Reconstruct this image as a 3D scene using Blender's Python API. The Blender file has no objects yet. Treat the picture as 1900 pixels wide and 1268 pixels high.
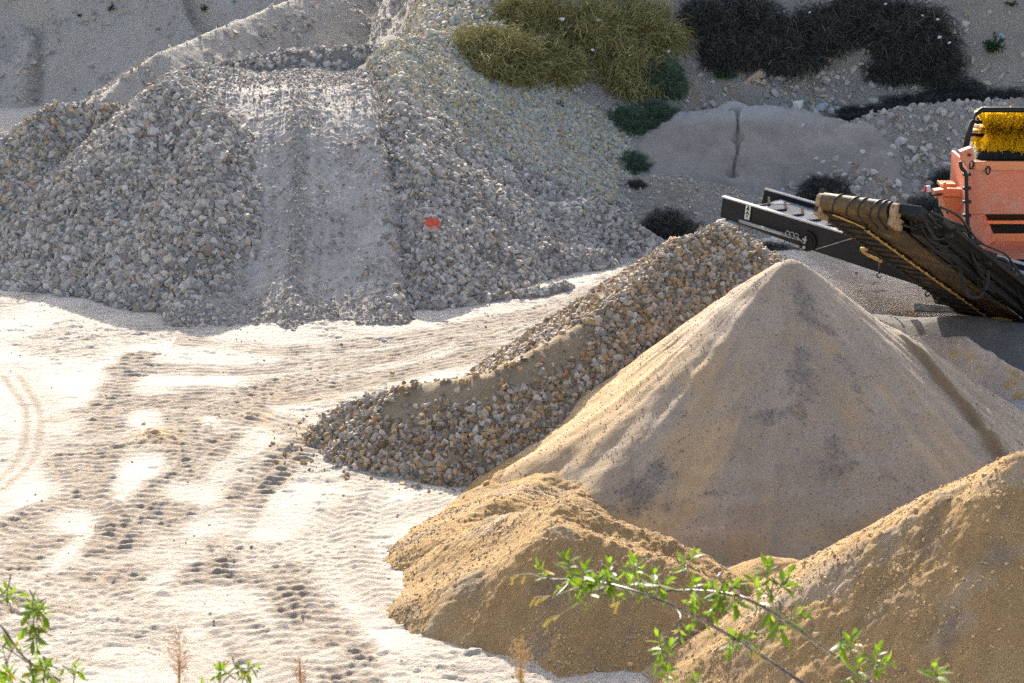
import bpy, bmesh, math, random
import numpy as np
from mathutils import Vector, Matrix
random.seed(7); RNG = np.random.default_rng(11)
sc = bpy.context.scene
C = sc.collection
pi = math.pi

# ------------------------------------------------------------------ camera
CAMH, PITCH, FPX = 7.48, math.radians(15.5), 3694.0
FW = np.array([0, math.cos(PITCH), -math.sin(PITCH)]); UPV = np.array([0, math.sin(PITCH), math.cos(PITCH)])
CAMP = np.array([0, 0, CAMH])
def ray(px, py):
    return FW + np.array([1.0, 0, 0]) * ((px - 950) / FPX) + UPV * ((634 - py) / FPX)
def P(px, py, Y):                      # measured point: the spot at distance Y seen at (px, py) of the photo
    d = ray(px, py); return CAMP + d * (Y / d[1])
def G(px, py, z=0.0):
    d = ray(px, py); return CAMP + d * ((z - CAMH) / d[2])
cam = bpy.data.objects.new("camera", bpy.data.cameras.new("camera")); C.objects.link(cam)
cam.location = (0, 0, CAMH); cam.rotation_euler = (pi / 2 - PITCH, 0, 0)
cam.data.sensor_width = 36; cam.data.lens = 70; cam.data.clip_start = 0.1; cam.data.clip_end = 2000
cam.data.dof.use_dof = True; cam.data.dof.focus_distance = 24; cam.data.dof.aperture_fstop = 10
sc.camera = cam
sc.render.resolution_x = 1024; sc.render.resolution_y = 683

# ------------------------------------------------------------------ light
SUN_EL, SUN_AZ = math.radians(26), math.radians(-6)      # azimuth from +Y, negative = to the left
sd = Vector((math.sin(SUN_AZ) * math.cos(SUN_EL), math.cos(SUN_AZ) * math.cos(SUN_EL), math.sin(SUN_EL)))
sun = bpy.data.objects.new("sun", bpy.data.lights.new("sun", 'SUN')); C.objects.link(sun)
sun.data.energy = 4.6; sun.data.angle = math.radians(0.5); sun.data.color = (1.0, 0.925, 0.815)
sun.rotation_euler = (-sd).to_track_quat('-Z', 'Y').to_euler(); sun.location = (-8, 60, 40)
w = bpy.data.worlds.new("World"); sc.world = w; w.use_nodes = True
nt = w.node_tree; bg = nt.nodes['Background']
sky = nt.nodes.new('ShaderNodeTexSky'); sky.sky_type = 'NISHITA'; sky.sun_disc = False
sky.sun_elevation = SUN_EL; sky.sun_rotation = SUN_AZ; sky.air_density = 1.0; sky.dust_density = 4.0; sky.ozone_density = 1.0
nt.links.new(sky.outputs[0], bg.inputs[0]); bg.inputs[1].default_value = 0.135
sc.view_settings.view_transform = 'Standard'; sc.view_settings.look = 'None'
sc.view_settings.exposure = 1.25; sc.view_settings.gamma = 1
sc.cycles.use_denoising = False; sc.cycles.use_adaptive_sampling = False; sc.cycles.sample_clamp_indirect = 4.0; sc.cycles.diffuse_bounces = 3; sc.cycles.denoiser = 'OPENIMAGEDENOISE'; sc.cycles.denoising_input_passes = 'RGB_ALBEDO_NORMAL'; sc.cycles.denoising_prefilter = 'ACCURATE'
sc.cycles.max_bounces = 6

# ------------------------------------------------------------------ noise
PERM = np.random.default_rng(3).permutation(256).astype(np.int64); PERM2 = np.concatenate([PERM, PERM])
ANG = np.random.default_rng(4).random(256) * 2 * pi; GX, GY = np.cos(ANG), np.sin(ANG)
def pn(x, y, seed=0):
    x = np.asarray(x, float) + seed * 17.31; y = np.asarray(y, float) + seed * 9.77
    xi = np.floor(x).astype(np.int64); yi = np.floor(y).astype(np.int64); fx = x - xi; fy = y - yi
    u = fx * fx * fx * (fx * (fx * 6 - 15) + 10); v = fy * fy * fy * (fy * (fy * 6 - 15) + 10)
    def g(ix, iy, dx, dy):
        h = PERM2[(ix & 255) + PERM2[iy & 255]] if False else PERM[((ix & 255) + PERM[iy & 255]) & 255]
        return GX[h] * dx + GY[h] * dy
    a = g(xi, yi, fx, fy); b = g(xi + 1, yi, fx - 1, fy); c = g(xi, yi + 1, fx, fy - 1); d = g(xi + 1, yi + 1, fx - 1, fy - 1)
    return (a + u * (b - a) + v * ((c + u * (d - c)) - (a + u * (b - a)))) * 1.5
def fbm(x, y, o=4, seed=0, gain=.5):
    s = 0; a = 1; t = 0; f = 1
    for k in range(o):
        s = s + a * pn(x * f, y * f, seed + k * 3.3); t += a; a *= gain; f *= 2.03
    return s / t
def lump(x, y, o=3, seed=0):           # billowy, clod-like noise 0..1
    s = 0; a = 1; t = 0; f = 1
    for k in range(o):
        s = s + a * np.abs(pn(x * f, y * f, seed + k * 5.1)); t += a; a *= .55; f *= 2.1
    return s / t
def ss(a, b, x):
    t = np.clip((x - a) / (b - a), 0, 1); return t * t * (3 - 2 * t)

# ------------------------------------------------------------------ mesh building
def setp(o, label=None, cat=None, group=None, kind=None):
    for k, v in (('label', label), ('category', cat), ('group', group), ('kind', kind)):
        if v: o[k] = v
    return o
def empty(name, loc, label, cat, group=None):
    o = bpy.data.objects.new(name, None); C.objects.link(o); o.location = loc; o.empty_display_size = .2
    return setp(o, label, cat, group)
def np_mesh(name, verts, faces, mat, parent=None, loc=(0, 0, 0), smooth=True, attrs=None, mats=None, midx=None):
    me = bpy.data.meshes.new(name); verts = np.asarray(verts, np.float64)
    off = np.array(parent.location if parent is not None else loc, float)
    verts = verts - off
    faces = np.asarray(faces, np.int64); n = faces.shape[1]
    me.vertices.add(len(verts)); me.vertices.foreach_set('co', verts.astype(np.float32).ravel())
    me.loops.add(faces.size); me.loops.foreach_set('vertex_index', faces.ravel().astype(np.int32))
    me.polygons.add(len(faces)); me.polygons.foreach_set('loop_start', np.arange(0, faces.size, n, dtype=np.int32))
    me.polygons.foreach_set('loop_total', np.full(len(faces), n, np.int32))
    if midx is not None: me.polygons.foreach_set('material_index', np.asarray(midx, np.int32))
    me.polygons.foreach_set('use_smooth', np.full(len(faces), smooth, bool))
    for m in (mats or [mat]): me.materials.append(m)
    me.update(calc_edges=True)
    for k, a in (attrs or {}).items():
        at = me.attributes.new(k, 'FLOAT', 'POINT'); at.data.foreach_set('value', np.asarray(a, np.float32).ravel())
    o = bpy.data.objects.new(name, me); C.objects.link(o)
    if parent is not None: o.parent = parent
    else: o.location = loc
    return o
def grid_faces(nx, ny, keep=None):
    i = np.arange(nx * ny).reshape(ny, nx)
    f = np.stack([i[:-1, :-1], i[:-1, 1:], i[1:, 1:], i[1:, :-1]], -1).reshape(-1, 4)
    if keep is not None:
        k = keep.reshape(ny, nx); k = (k[:-1, :-1] | k[:-1, 1:] | k[1:, 1:] | k[1:, :-1]).ravel(); f = f[k]
    return f
def compact(v, f, attrs):
    used = np.zeros(len(v), bool); used[f.ravel()] = True
    idx = np.cumsum(used) - 1
    return v[used], idx[f], {k: a.ravel()[used] for k, a in attrs.items()}
def heap(name, box, step, fn, mat, base=None, attrs=None, sink=.07, **kw):
    x0, x1, y0, y1 = box
    X, Y = np.meshgrid(np.arange(x0, x1, step), np.arange(y0, y1, step))
    Z = fn(X, Y); g = (base or ground_z)(X, Y)
    keep = Z > g - sink
    A = {k: a(X, Y, Z) for k, a in (attrs or {}).items()}
    v = np.stack([X.ravel(), Y.ravel(), Z.ravel()], 1); f = grid_faces(X.shape[1], X.shape[0], keep.ravel())
    v, f, A = compact(v, f, A)
    loc = ((v[:, 0].min() + v[:, 0].max()) / 2, (v[:, 1].min() + v[:, 1].max()) / 2, 0)
    return np_mesh(name, v, f, mat, loc=loc, attrs=A, **kw)
def env(x, y, pts, slope, r=.12, slope_back=None):
    z = np.full(np.shape(x), -50.0)
    pts = [np.asarray(p, float) for p in pts]
    segs = list(zip(pts[:-1], pts[1:])) if len(pts) > 1 else [(pts[0], pts[0] + 1e-4)]
    for a, b in segs:
        d = b[:2] - a[:2]; L = max(d @ d, 1e-9)
        t = np.clip(((x - a[0]) * d[0] + (y - a[1]) * d[1]) / L, 0, 1)
        q = np.hypot(x - a[0] - t * d[0], y - a[1] - t * d[1])
        s = slope if np.isscalar(slope) else slope
        z = np.maximum(z, a[2] + t * (b[2] - a[2]) - s * (np.sqrt(q * q + r * r) - r))
    return z

# rocks: 30 angular hulls, merged by numpy into one mesh per heap
def hull(rng, n, flat):
    p = rng.normal(size=(n, 3)); p /= np.linalg.norm(p, axis=1)[:, None]
    p *= rng.uniform(.78, 1.05, (n, 1)); p *= np.array([1.25, 1, flat])
    bm = bmesh.new()
    for q in p: bm.verts.new(q)
    r = bmesh.ops.convex_hull(bm, input=bm.verts)
    bmesh.ops.delete(bm, geom=list({e for e in r['geom_interior'] + r['geom_unused'] if isinstance(e, bmesh.types.BMVert)}), context='VERTS')
    bmesh.ops.triangulate(bm, faces=bm.faces); bm.verts.index_update()
    v = np.array([x.co for x in bm.verts]); f = np.array([[x.index for x in q.verts] for q in bm.faces]); bm.free()
    return v, f
_r = np.random.default_rng(5)
HULLS = [hull(_r, _r.integers(13, 19), _r.uniform(.5, .9)) for _ in range(30)]
def rotmats(rng, n, tilt=1.0):
    q = rng.normal(size=(n, 4)); q[:, 1:3] *= tilt; q /= np.linalg.norm(q, axis=1)[:, None]
    a, b, c, d = q.T
    return np.stack([np.stack([1 - 2 * (c * c + d * d), 2 * (b * c - a * d), 2 * (b * d + a * c)], -1),
                     np.stack([2 * (b * c + a * d), 1 - 2 * (b * b + d * d), 2 * (c * d - a * b)], -1),
                     np.stack([2 * (b * d - a * c), 2 * (c * d + a * b), 1 - 2 * (b * b + c * c)], -1)], 1)
def rocks(name, pos, rad, mat, parent=None, seed=1, tilt=.8, label=None, cat=None, top=False, loc=(0, 0, 0)):
    rng = np.random.default_rng(seed); n = len(pos)
    which = rng.integers(0, len(HULLS), n); R = rotmats(rng, n, tilt); tint = rng.random(n); val = rng.random(n)
    S = rad[:, None] * rng.uniform(.75, 1.3, (n, 3))
    V = []; F = []; T = []; VL = []; off = 0
    for k, (hv, hf) in enumerate(HULLS):
        ix = np.where(which == k)[0]
        if not len(ix): continue
        v = np.einsum('nij,nkj->nki', R[ix], hv[None] * S[ix][:, None, :]) + pos[ix][:, None, :]
        f = hf[None] + (off + np.arange(len(ix)) * len(hv))[:, None, None]
        V.append(v.reshape(-1, 3)); F.append(f.reshape(-1, 3)); off += v.shape[0] * v.shape[1]
        T.append(np.repeat(tint[ix], len(hv))); VL.append(np.repeat(val[ix], len(hv)))
    o = np_mesh(name, np.concatenate(V), np.concatenate(F), mat, parent=parent, loc=loc, smooth=False,
                attrs={'tint': np.concatenate(T), 'val': np.concatenate(VL)})
    o['kind'] = 'stuff'
    return setp(o, label, cat)
def scatter(fn, box, n, r0, r1, seed, base=None, mask=None, lift=.15, power=2.2, clear=.0):
    rng = np.random.default_rng(seed); x0, x1, y0, y1 = box
    x = rng.uniform(x0, x1, n); y = rng.uniform(y0, y1, n); z = fn(x, y)
    r = r0 + (r1 - r0) * rng.random(n) ** power
    k = z > (base or ground_z)(x, y) - clear
    if mask is not None: k &= rng.random(n) < mask(x, y, z)
    x, y, z, r = x[k], y[k], z[k], r[k]
    return np.stack([x, y, z + r * lift], 1), r

# ------------------------------------------------------------------ materials
def new_mat(name, rough=.9):
    m = bpy.data.materials.new(name); m.use_nodes = True; n = m.node_tree
    b = n.nodes['Principled BSDF']; b.inputs['Roughness'].default_value = rough
    b.inputs['Specular IOR Level'].default_value = .25
    return m, n, b
def nd(n, t, **kw):
    x = n.nodes.new(t)
    for k, v in kw.items(): setattr(x, k, v)
    return x
def ramp(n, stops, fac):
    r = nd(n, 'ShaderNodeValToRGB'); e = r.color_ramp.elements
    while len(e) < len(stops): e.new(.5)
    for el, (p, c) in zip(e, stops): el.position = p; el.color = (*c, 1)
    n.links.new(fac, r.inputs[0]); return r.outputs[0]
def noise(n, pos, scale, detail=6, rough=.6, stretch=None, kind='fac'):
    t = nd(n, 'ShaderNodeTexNoise'); t.inputs['Scale'].default_value = scale; t.inputs['Detail'].default_value = detail
    t.inputs['Roughness'].default_value = rough
    if stretch:
        mp = nd(n, 'ShaderNodeMapping'); mp.inputs['Scale'].default_value = stretch; n.links.new(pos, mp.inputs[0]); pos = mp.outputs[0]
    n.links.new(pos, t.inputs['Vector']); return t.outputs[0]
def mixc(n, a, b, fac, mode='MIX'):
    x = nd(n, 'ShaderNodeMix', data_type='RGBA', blend_type=mode)
    if isinstance(fac, float): x.inputs[0].default_value = fac
    else: n.links.new(fac, x.inputs[0])
    for s, i in ((a, 6), (b, 7)):
        if isinstance(s, tuple): x.inputs[i].default_value = (*s, 1)
        else: n.links.new(s, x.inputs[i])
    return x.outputs[2]
def attr(n, name):
    return nd(n, 'ShaderNodeAttribute', attribute_name=name).outputs['Fac']
def bump(n, b, hs):                    # hs: list of (socket, distance, strength)
    prev = None
    for h, dist, st in hs:
        x = nd(n, 'ShaderNodeBump'); x.inputs['Distance'].default_value = dist; x.inputs['Strength'].default_value = st
        n.links.new(h, x.inputs['Height'])
        if prev: n.links.new(prev, x.inputs['Normal'])
        prev = x.outputs[0]
    n.links.new(prev, b.inputs['Normal'])
def soil(name, c0, c1, speck=None, s=1.2, layers=(), bumps=((25, .02, .8), (90, .008, .8)), speck_amt=.5, rough=.95):
    m, n, b = new_mat(name, rough); pos = nd(n, 'ShaderNodeNewGeometry').outputs['Position']
    col = ramp(n, [(.33, c0), (.67, c1)], noise(n, pos, s, 8, .65))
    if speck:
        f = nd(n, 'ShaderNodeMath', operation='MULTIPLY'); f.inputs[1].default_value = speck_amt
        sp = ramp(n, [(.52, (0, 0, 0)), (.62, (1, 1, 1))], noise(n, pos, 38, 4, .7)); n.links.new(sp, f.inputs[0])
        col = mixc(n, col, speck, f.outputs[0])
    for a, c in layers:
        fa = attr(n, a)
        if a in ('grit', 'churn', 'dark'):
            ad = nd(n, 'ShaderNodeMath', operation='MULTIPLY_ADD'); n.links.new(noise(n, pos, 75 if a == 'grit' else 30, 3, .7), ad.inputs[0]); ad.inputs[1].default_value = 1.5; ad.inputs[2].default_value = -.75
            a2 = nd(n, 'ShaderNodeMath', operation='MULTIPLY_ADD'); n.links.new(ad.outputs[0], a2.inputs[0]); n.links.new(fa, a2.inputs[1]); n.links.new(fa, a2.inputs[2]); a2.use_clamp = True; fa = a2.outputs[0]
        col = mixc(n, col, c, fa)
    n.links.new(col, b.inputs['Base Color'])
    bump(n, b, [(noise(n, pos, sc_, 5, .65), d, st) for sc_, d, st in bumps])
    return m
def stone(name, stops, dark=.45, fine=.5):
    m, n, b = new_mat(name, .9); pos = nd(n, 'ShaderNodeNewGeometry').outputs['Position']
    col = ramp(n, stops, attr(n, 'tint'))
    v = ramp(n, [(0, (dark,) * 3), (1, (1.12, 1.12, 1.12))], attr(n, 'val'))
    col = mixc(n, col, v, 1.0, 'MULTIPLY')
    col = mixc(n, col, ramp(n, [(.3, (.72, .70, .68)), (.7, (1.1, 1.1, 1.1))], noise(n, pos, 14, 6, .7)), fine + 0.0, 'MULTIPLY')
    n.links.new(col, b.inputs['Base Color'])
    bump(n, b, [(noise(n, pos, 45, 4, .6), .01, .5)])
    return m
def plain(name, c, rough=.6, metal=0.0, wear=None, wear_s=6, spec=.4, bmp=None, lo=.5, hi=.62):
    m, n, b = new_mat(name, rough); b.inputs['Metallic'].default_value = metal; b.inputs['Specular IOR Level'].default_value = spec
    pos = nd(n, 'ShaderNodeNewGeometry').outputs['Position']
    col = mixc(n, c, tuple(x * .8 for x in c), noise(n, pos, 9, 6, .7))
    if wear: col = mixc(n, col, wear, ramp(n, [(lo, (0, 0, 0)), (hi, (1, 1, 1))], noise(n, pos, wear_s, 8, .72)))
    n.links.new(col, b.inputs['Base Color'])
    rr = nd(n, 'ShaderNodeMapRange'); rr.inputs[3].default_value = max(.05, rough - .12); rr.inputs[4].default_value = min(1, rough + .2)
    n.links.new(noise(n, pos, 5, 6, .7), rr.inputs[0]); n.links.new(rr.outputs[0], b.inputs['Roughness'])
    if bmp: bump(n, b, [(noise(n, pos, bmp[0], 4, .6), bmp[1], .6)])
    return m
def leafy(name, c, trans, t=.5, c2=None):
    m, n, b = new_mat(name, .45); b.inputs['Specular IOR Level'].default_value = .35
    pos = nd(n, 'ShaderNodeNewGeometry').outputs['Position']
    col = mixc(n, c, c2 or tuple(x * .6 for x in c), attr(n, 'tint'))
    n.links.new(col, b.inputs['Base Color'])
    tr = nd(n, 'ShaderNodeBsdfTranslucent'); tc = mixc(n, trans, tuple(x * .75 for x in trans), attr(n, 'tint')); n.links.new(tc, tr.inputs[0])
    mx = nd(n, 'ShaderNodeMixShader'); mx.inputs[0].default_value = t
    out = n.nodes['Material Output']
    n.links.new(b.outputs[0], mx.inputs[1]); n.links.new(tr.outputs[0], mx.inputs[2]); n.links.new(mx.outputs[0], out.inputs[0])
    return m

M = {}
M['ground'] = soil('pale_limestone_ground', (.495, .445, .375), (.59, .545, .475), speck=(.40, .33, .26), s=.9, speck_amt=.4,
                   layers=(('churn', (.285, .228, .172)), ('ochre', (.47, .32, .17))), bumps=((12, .035, .8), (45, .020, .9), (120, .006, .7)))
M['ramp'] = soil('grey_ramp_soil', (.41, .365, .31), (.54, .485, .425), speck=(.29, .255, .215), s=1.6, layers=(('churn', (.35, .31, .265)),), bumps=((14, .03, .7), (55, .015, .9)))
M['hill'] = soil('pale_hillside_soil', (.43, .375, .31), (.565, .50, .42), speck=(.28, .23, .18), s=.7, speck_amt=.7, layers=(('ochre', (.44, .30, .18)), ('palef', (.70, .63, .54))), bumps=((3, .15, .9), (12, .09, 1), (40, .04, 1)))
M['clay'] = soil('smooth_grey_clay', (.27, .228, .185), (.40, .34, .28), speck=(.16, .14, .12), speck_amt=.5, s=1.4, layers=(('dust', (.38, .35, .32)),), bumps=((10, .03, .6), (60, .012, .9)))
M['rubsoil'] = soil('rubble_dust_gap_shade', (.235, .21, .185), (.34, .305, .265), speck=(.24, .22, .2), s=2, bumps=((20, .04, .9), (70, .02, .9)))  # dust darkened to stand in for shade between the stones
M['tansoil'] = soil('tan_gravel_dust', (.28, .21, .13), (.40, .31, .20), speck=(.2, .15, .09), s=3, bumps=((25, .03, .9), (80, .015, .9)))
M['sand'] = soil('ochre_sand', (.50, .315, .135), (.585, .395, .195), speck=(.33, .215, .11), s=2.2, speck_amt=.4,
                 layers=(('pale', (.54, .43, .31)), ('dark', (.28, .205, .14))), bumps=((22, .035, .8), (70, .025, 1), (190, .010, 1)))
M['cone'] = soil('grey_buff_sand', (.35, .275, .205), (.44, .36, .28), speck=(.23, .18, .13), s=1.5, speck_amt=.55,
                 layers=(('ochre', (.50, .34, .175)), ('grit', (.20, .18, .165)), ('scarp', (.26, .185, .11))), bumps=((14, .02, .6), (45, .014, .9), (140, .007, .9)))
M['grit'] = soil('dark_grit', (.15, .135, .12), (.22, .20, .18), speck=(.09, .085, .08), s=2, bumps=((35, .02, .9), (120, .008, .9)))
M['sandstone'] = soil('orange_sandstone', (.52, .37, .26), (.62, .49, .39), speck=(.44, .28, .16), s=1.8, layers=(('ochre', (.56, .33, .07)),), bumps=((8, .05, .9), (40, .02, .9)))
GREY = [(0, (.45, .405, .35)), (.5, (.61, .55, .475)), (.88, (.46, .42, .38)), (.97, (.47, .38, .29)), (1, (.45, .31, .20))]
M['greystone'] = stone('grey_limestone_rubble', GREY)
M['tanstone'] = stone('ochre_limestone_gravel', [(0, (.44, .40, .36)), (.4, (.50, .43, .345)), (.65, (.47, .355, .235)), (.9, (.48, .32, .16)), (1, (.38, .25, .13))], dark=.4)
M['mixstone'] = stone('grey_tan_rubble', [(0, (.42, .40, .375)), (.5, (.50, .46, .41)), (.8, (.50, .41, .30)), (1, (.48, .33, .19))])
M['palestone'] = stone('pale_limestone_rubble', [(0, (.44, .43, .375)), (.5, (.52, .495, .42)), (.85, (.55, .47, .30)), (1, (.56, .38, .20))], dark=.7)  # pale limestone with a faint green lens-flare tint mixed in
M['hillstone'] = stone('weathered_hill_stone', [(0, (.42, .375, .33)), (.6, (.55, .50, .44)), (1, (.55, .43, .31))], dark=.7)
M['clod'] = stone('sand_clods', [(0, (.46, .32, .17)), (.7, (.52, .385, .225)), (1, (.42, .29, .15))], dark=.85, fine=.3)

# ------------------------------------------------------------------ ground
TRK = []
def near_bank(x, y):                   # the bank the photographer stands on, below the frame
    return np.maximum(0, 5.9 - 0.85 * np.maximum(0, y - 1.2)) * ss(14, 10, y)
def ground_z(x, y):
    z = .05 * fbm(x * .25, y * .25, 3, 2) + .035 * fbm(x * .8, y * .8, 2, 8)
    return z + near_bank(x, y)
def axis(a, b, step, lo, hi):
    core = np.arange(a, b + 1e-6, step); L = [a]; R = [b]; s = step
    while L[-1] > lo: s *= 1.35; L.append(L[-1] - s)
    s = step
    while R[-1] < hi: s *= 1.35; R.append(R[-1] + s)
    return np.concatenate([np.array(L[1:])[::-1], core, np.array(R[1:])])
gx = axis(-9.2, 9.0, .025, -400, 400); gy = axis(15.0, 33.5, .025, -60, 900)
GXX, GYY = np.meshgrid(gx, gy)
GZ = ground_z(GXX, GYY); CH = np.zeros_like(GZ)
inside = (GXX > -9.3) & (GXX < 9.1) & (GYY > 14.8) & (GYY < 34)
rough_m = ss(-.10, .36, fbm(GXX * .42, GYY * .42, 3, 21)); rough_m = np.where(inside, rough_m, .4)
RK = 1 - 2.6 * lump(GXX * 1.5 + 1.2 * fbm(GXX * .9, GYY * .9, 2, 30), GYY * 5.2 + 1.5 * fbm(GXX * 1.1, GYY * .8, 2, 32), 5, 31)
RK2 = 1 - 2.6 * lump(GXX * 5 + .5 * GYY, GYY * 13, 3, 33)
GZ += np.where(inside, (.12 + rough_m) * (RK * .015 + RK2 * .013), 0)
GZ += np.where(inside, .006 * fbm(GXX * 7, GYY * 12, 3, 41), 0)
clodm = ss(.36, .5, lump(GXX * 3.1 + .4 * GYY, GYY * 4.5, 3, 51)) * ss(.0, .3, fbm(GXX * .7, GYY * .7, 2, 61) + .1)
GZ += np.where(inside, clodm * .018, 0)
CH = np.maximum(CH, np.where((GXX > 3.0) & (GYY > 26.5), .1, 1) * rough_m * (.35 + .5 * ss(.2, -.3, RK)))
def track(px, width, kind, depth=.03, period=.13, cols=5, churn=.6, seed=0):
    pts = np.array([G(*p)[:2] for p in px]); s = np.concatenate([[0], np.cumsum(np.hypot(*np.diff(pts, axis=0).T))])
    n = int(s[-1] / .04) + 2; t = np.linspace(0, s[-1], n)
    xs = np.interp(t, s, pts[:, 0]); ys = np.interp(t, s, pts[:, 1])
    for _ in range(12):
        k = np.ones(9) / 9
        xs[4:-4] = np.convolve(xs, k, 'same')[4:-4]; ys[4:-4] = np.convolve(ys, k, 'same')[4:-4]
    D = np.full(GZ.shape, 9.0); S = np.zeros_like(GZ); T = np.zeros_like(GZ); W = width * .75
    for i in range(n):
        a = max(0, i - 3); b = min(n - 1, i + 3); tx, ty = xs[b] - xs[a], ys[b] - ys[a]; L = math.hypot(tx, ty) or 1; tx /= L; ty /= L
        i0, i1 = np.searchsorted(gx, [xs[i] - W, xs[i] + W]); j0, j1 = np.searchsorted(gy, [ys[i] - W, ys[i] + W])
        if i1 <= i0 or j1 <= j0: continue
        dx = GXX[j0:j1, i0:i1] - xs[i]; dy = GYY[j0:j1, i0:i1] - ys[i]; d = np.hypot(dx, dy)
        sub = D[j0:j1, i0:i1]; k = d < sub
        sub[k] = d[k]; S[j0:j1, i0:i1][k] = t[i] + (dx * tx + dy * ty)[k]; T[j0:j1, i0:i1][k] = (-dx * ty + dy * tx)[k]
    lat = np.abs(T) / (width / 2)
    m = np.where(D < 8, ss(1.3, .6, lat + .4 * fbm(GXX * 4, GYY * 4, 3, 72)), 0) * (.25 + .75 * ss(-.3, .2, fbm(GXX * .9, GYY * .9, 3, 71 + seed) + .15))
    wob = .09 * fbm(GXX * 3.5, GYY * 3.5, 3, 5 + seed); T = T + .5 * wob; depth = depth * (.36 if seed == 7 else .36)
    if kind == 'lug':
        c = np.floor((T + width / 2) / (width / cols)); ph = (S + wob) / period + .5 * (c % 2) + .15 * np.sin(c * 2.1)
        h = (1 - np.abs(np.sin(pi * ph))) ** .8 * ss(1.05, .6, np.abs(((T + width / 2) / (width / cols)) % 1 * 2 - 1))
        dz = -depth * .6 + depth * 1.7 * h
    elif kind == 'chev':
        ph = (S + wob + np.abs(T) * .5) / period; dz = -depth * .5 + depth * 1.5 * (1 - np.abs(np.sin(pi * ph)))
    elif kind == 'rib':
        dz = -depth * .5 + depth * .5 * np.sin(2 * pi * (T + wob * .6) / period)
    else:
        dz = -depth + .004 * np.sin(2 * pi * T / .06)
    berm = np.where(D < 8, np.exp(-((lat - 1.15) / .14) ** 2), 0) * depth * .6
    jit = np.clip(1.0 + 1.3 * fbm(GXX * 3, GYY * 8, 3, 81 + seed), .1, 1.8)
    sm = m * (0.5 if kind in ('lug', 'chev') else .85 if kind == 'flat' else .35)
    base = ground_z(GXX, GYY)
    GZ[:] = GZ * (1 - sm) + (base + .012) * sm + dz * m * jit + berm * m.max() * jit * .6
    mc = np.where(D < 8, ss(1.5, .3, lat + .6 * fbm(GXX * 3, GYY * 3, 3, 73 + seed)), 0) * (m > -1) * (.35 + .65 * ss(-.3, .2, fbm(GXX * .9, GYY * .9, 3, 71 + seed) + .15))
    CH[:] = CH * (1 - mc) + mc * min(1, churn * 1.25) * (.75 + .5 * ss(.3, -.3, dz / max(depth, .001)))
track([(30, 690), (78, 760), (66, 850), (-20, 925)], .62, 'flat', .02, churn=.18, seed=1)
track([(255, 670), (205, 740), (190, 850), (150, 950), (30, 1050), (-90, 1110)], .55, 'lug', .04, .15, 3, .75, 2)
track([(-60, 1000), (90, 950), (170, 925), (225, 975), (190, 1050), (60, 1120), (-60, 1160)], .5, 'lug', .05, .15, 2, .8, 3)
track([(480, 720), (440, 790), (380, 850), (280, 930), (210, 1010), (200, 1100)], .55, 'lug', .05, .15, 2, .85, 4)
track([(560, 830), (470, 900), (420, 980), (380, 1050), (400, 1120), (470, 1200)], .6, 'lug', .055, .15, 2, .85, 5)
track([(330, 760), (350, 860), (330, 960), (270, 1060), (120, 1130)], .5, 'lug', .035, .14, 3, .7, 6)
track([(470, 1040), (540, 1110), (600, 1180), (650, 1240), (700, 1330)], .72, 'lug', .055, .16, 5, .85, 7)
track([(100, 830), (130, 900), (95, 970), (-40, 1040)], .5, 'lug', .035, .14, 3, .65, 8)
track([(700, 880), (640, 960), (560, 1000), (470, 1010)], .5, 'chev', .03, .14, 4, .45, 9)
track([(380, 640), (560, 655), (800, 625), (1010, 585), (1180, 505)], .6, 'rib', .04, .13, churn=.5, seed=10)
track([(250, 690), (480, 690), (720, 665), (960, 625), (1100, 560), (1200, 500)], .6, 'rib', .045, .15, churn=.5, seed=11)
track([(300, 730), (520, 735), (700, 700), (860, 670), (1000, 640)], .55, 'rib', .04, .12, churn=.5, seed=12)
track([(620, 820), (520, 785), (400, 755), (260, 745)], .6, 'rib', .05, .16, churn=.55, seed=13)
track([(760, 1150), (700, 1100), (650, 1020), (660, 950), (700, 900)], .5, 'chev', .03, .15, 4, .4, 14)
track([(560, 1290), (500, 1200), (350, 1140), (180, 1110), (-50, 1090)], .55, 'chev', .025, .15, 4, .4, 15)
track([(60, 1290), (180, 1180), (330, 1190), (420, 1290)], .5, 'rib', .03, .1, churn=.35, seed=16)
track([(1500, 455), (1560, 500), (1620, 540), (1680, 590)], .6, 'rib', .05, .16, churn=.4, seed=17)
for q in (-14, 16): track([(20 + q, 700), (66 + q * .8, 770), (54 + q, 850), (-30 + q, 930)], .10, 'flat', .03, churn=.5, seed=21)
track([(880, 660), (700, 705), (540, 745), (330, 740), (150, 770)], .5, 'rib', .035, .11, churn=.6, seed=22)
track([(1180, 520), (1040, 570), (820, 640), (600, 690), (420, 760)], .5, 'rib', .035, .11, churn=.6, seed=23)
track([(800, 930), (640, 985), (500, 1035)], .5, 'rib', .03, .1, churn=.3, seed=18)
for px, py, a, b, ang in ((222, 1206, .17, .1, .1), (730, 1170, .2, .12, .05), (395, 975, .4, .3, .2), (500, 985, .3, .26, .1), (140, 965, .28, .35, .3),
                          (600, 905, .45, .12, -.5), (60, 915, .4, .3, .3), (355, 915, .35, .4, .4), (400, 1110, .5, .4, .2)):
    c = G(px, py); dx = GXX - c[0]; dy = GYY - c[1]; u = dx * math.cos(ang) + dy * math.sin(ang); v = -dx * math.sin(ang) + dy * math.cos(ang)
    e = .04 * fbm(GXX * 6, GYY * 6, 2, 91); big = a > .25
    m = .8 * ss(1.15, .8, np.maximum(np.abs(u) / a, np.abs(v) / b) + e) if not big else .75 * ss(1.35, .45, np.hypot(u / a, v / b) + 5 * e)
    GZ = GZ * (1 - m) + (ground_z(GXX, GYY) - (.008 if big else .014)) * m; CH *= 1 - m
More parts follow.
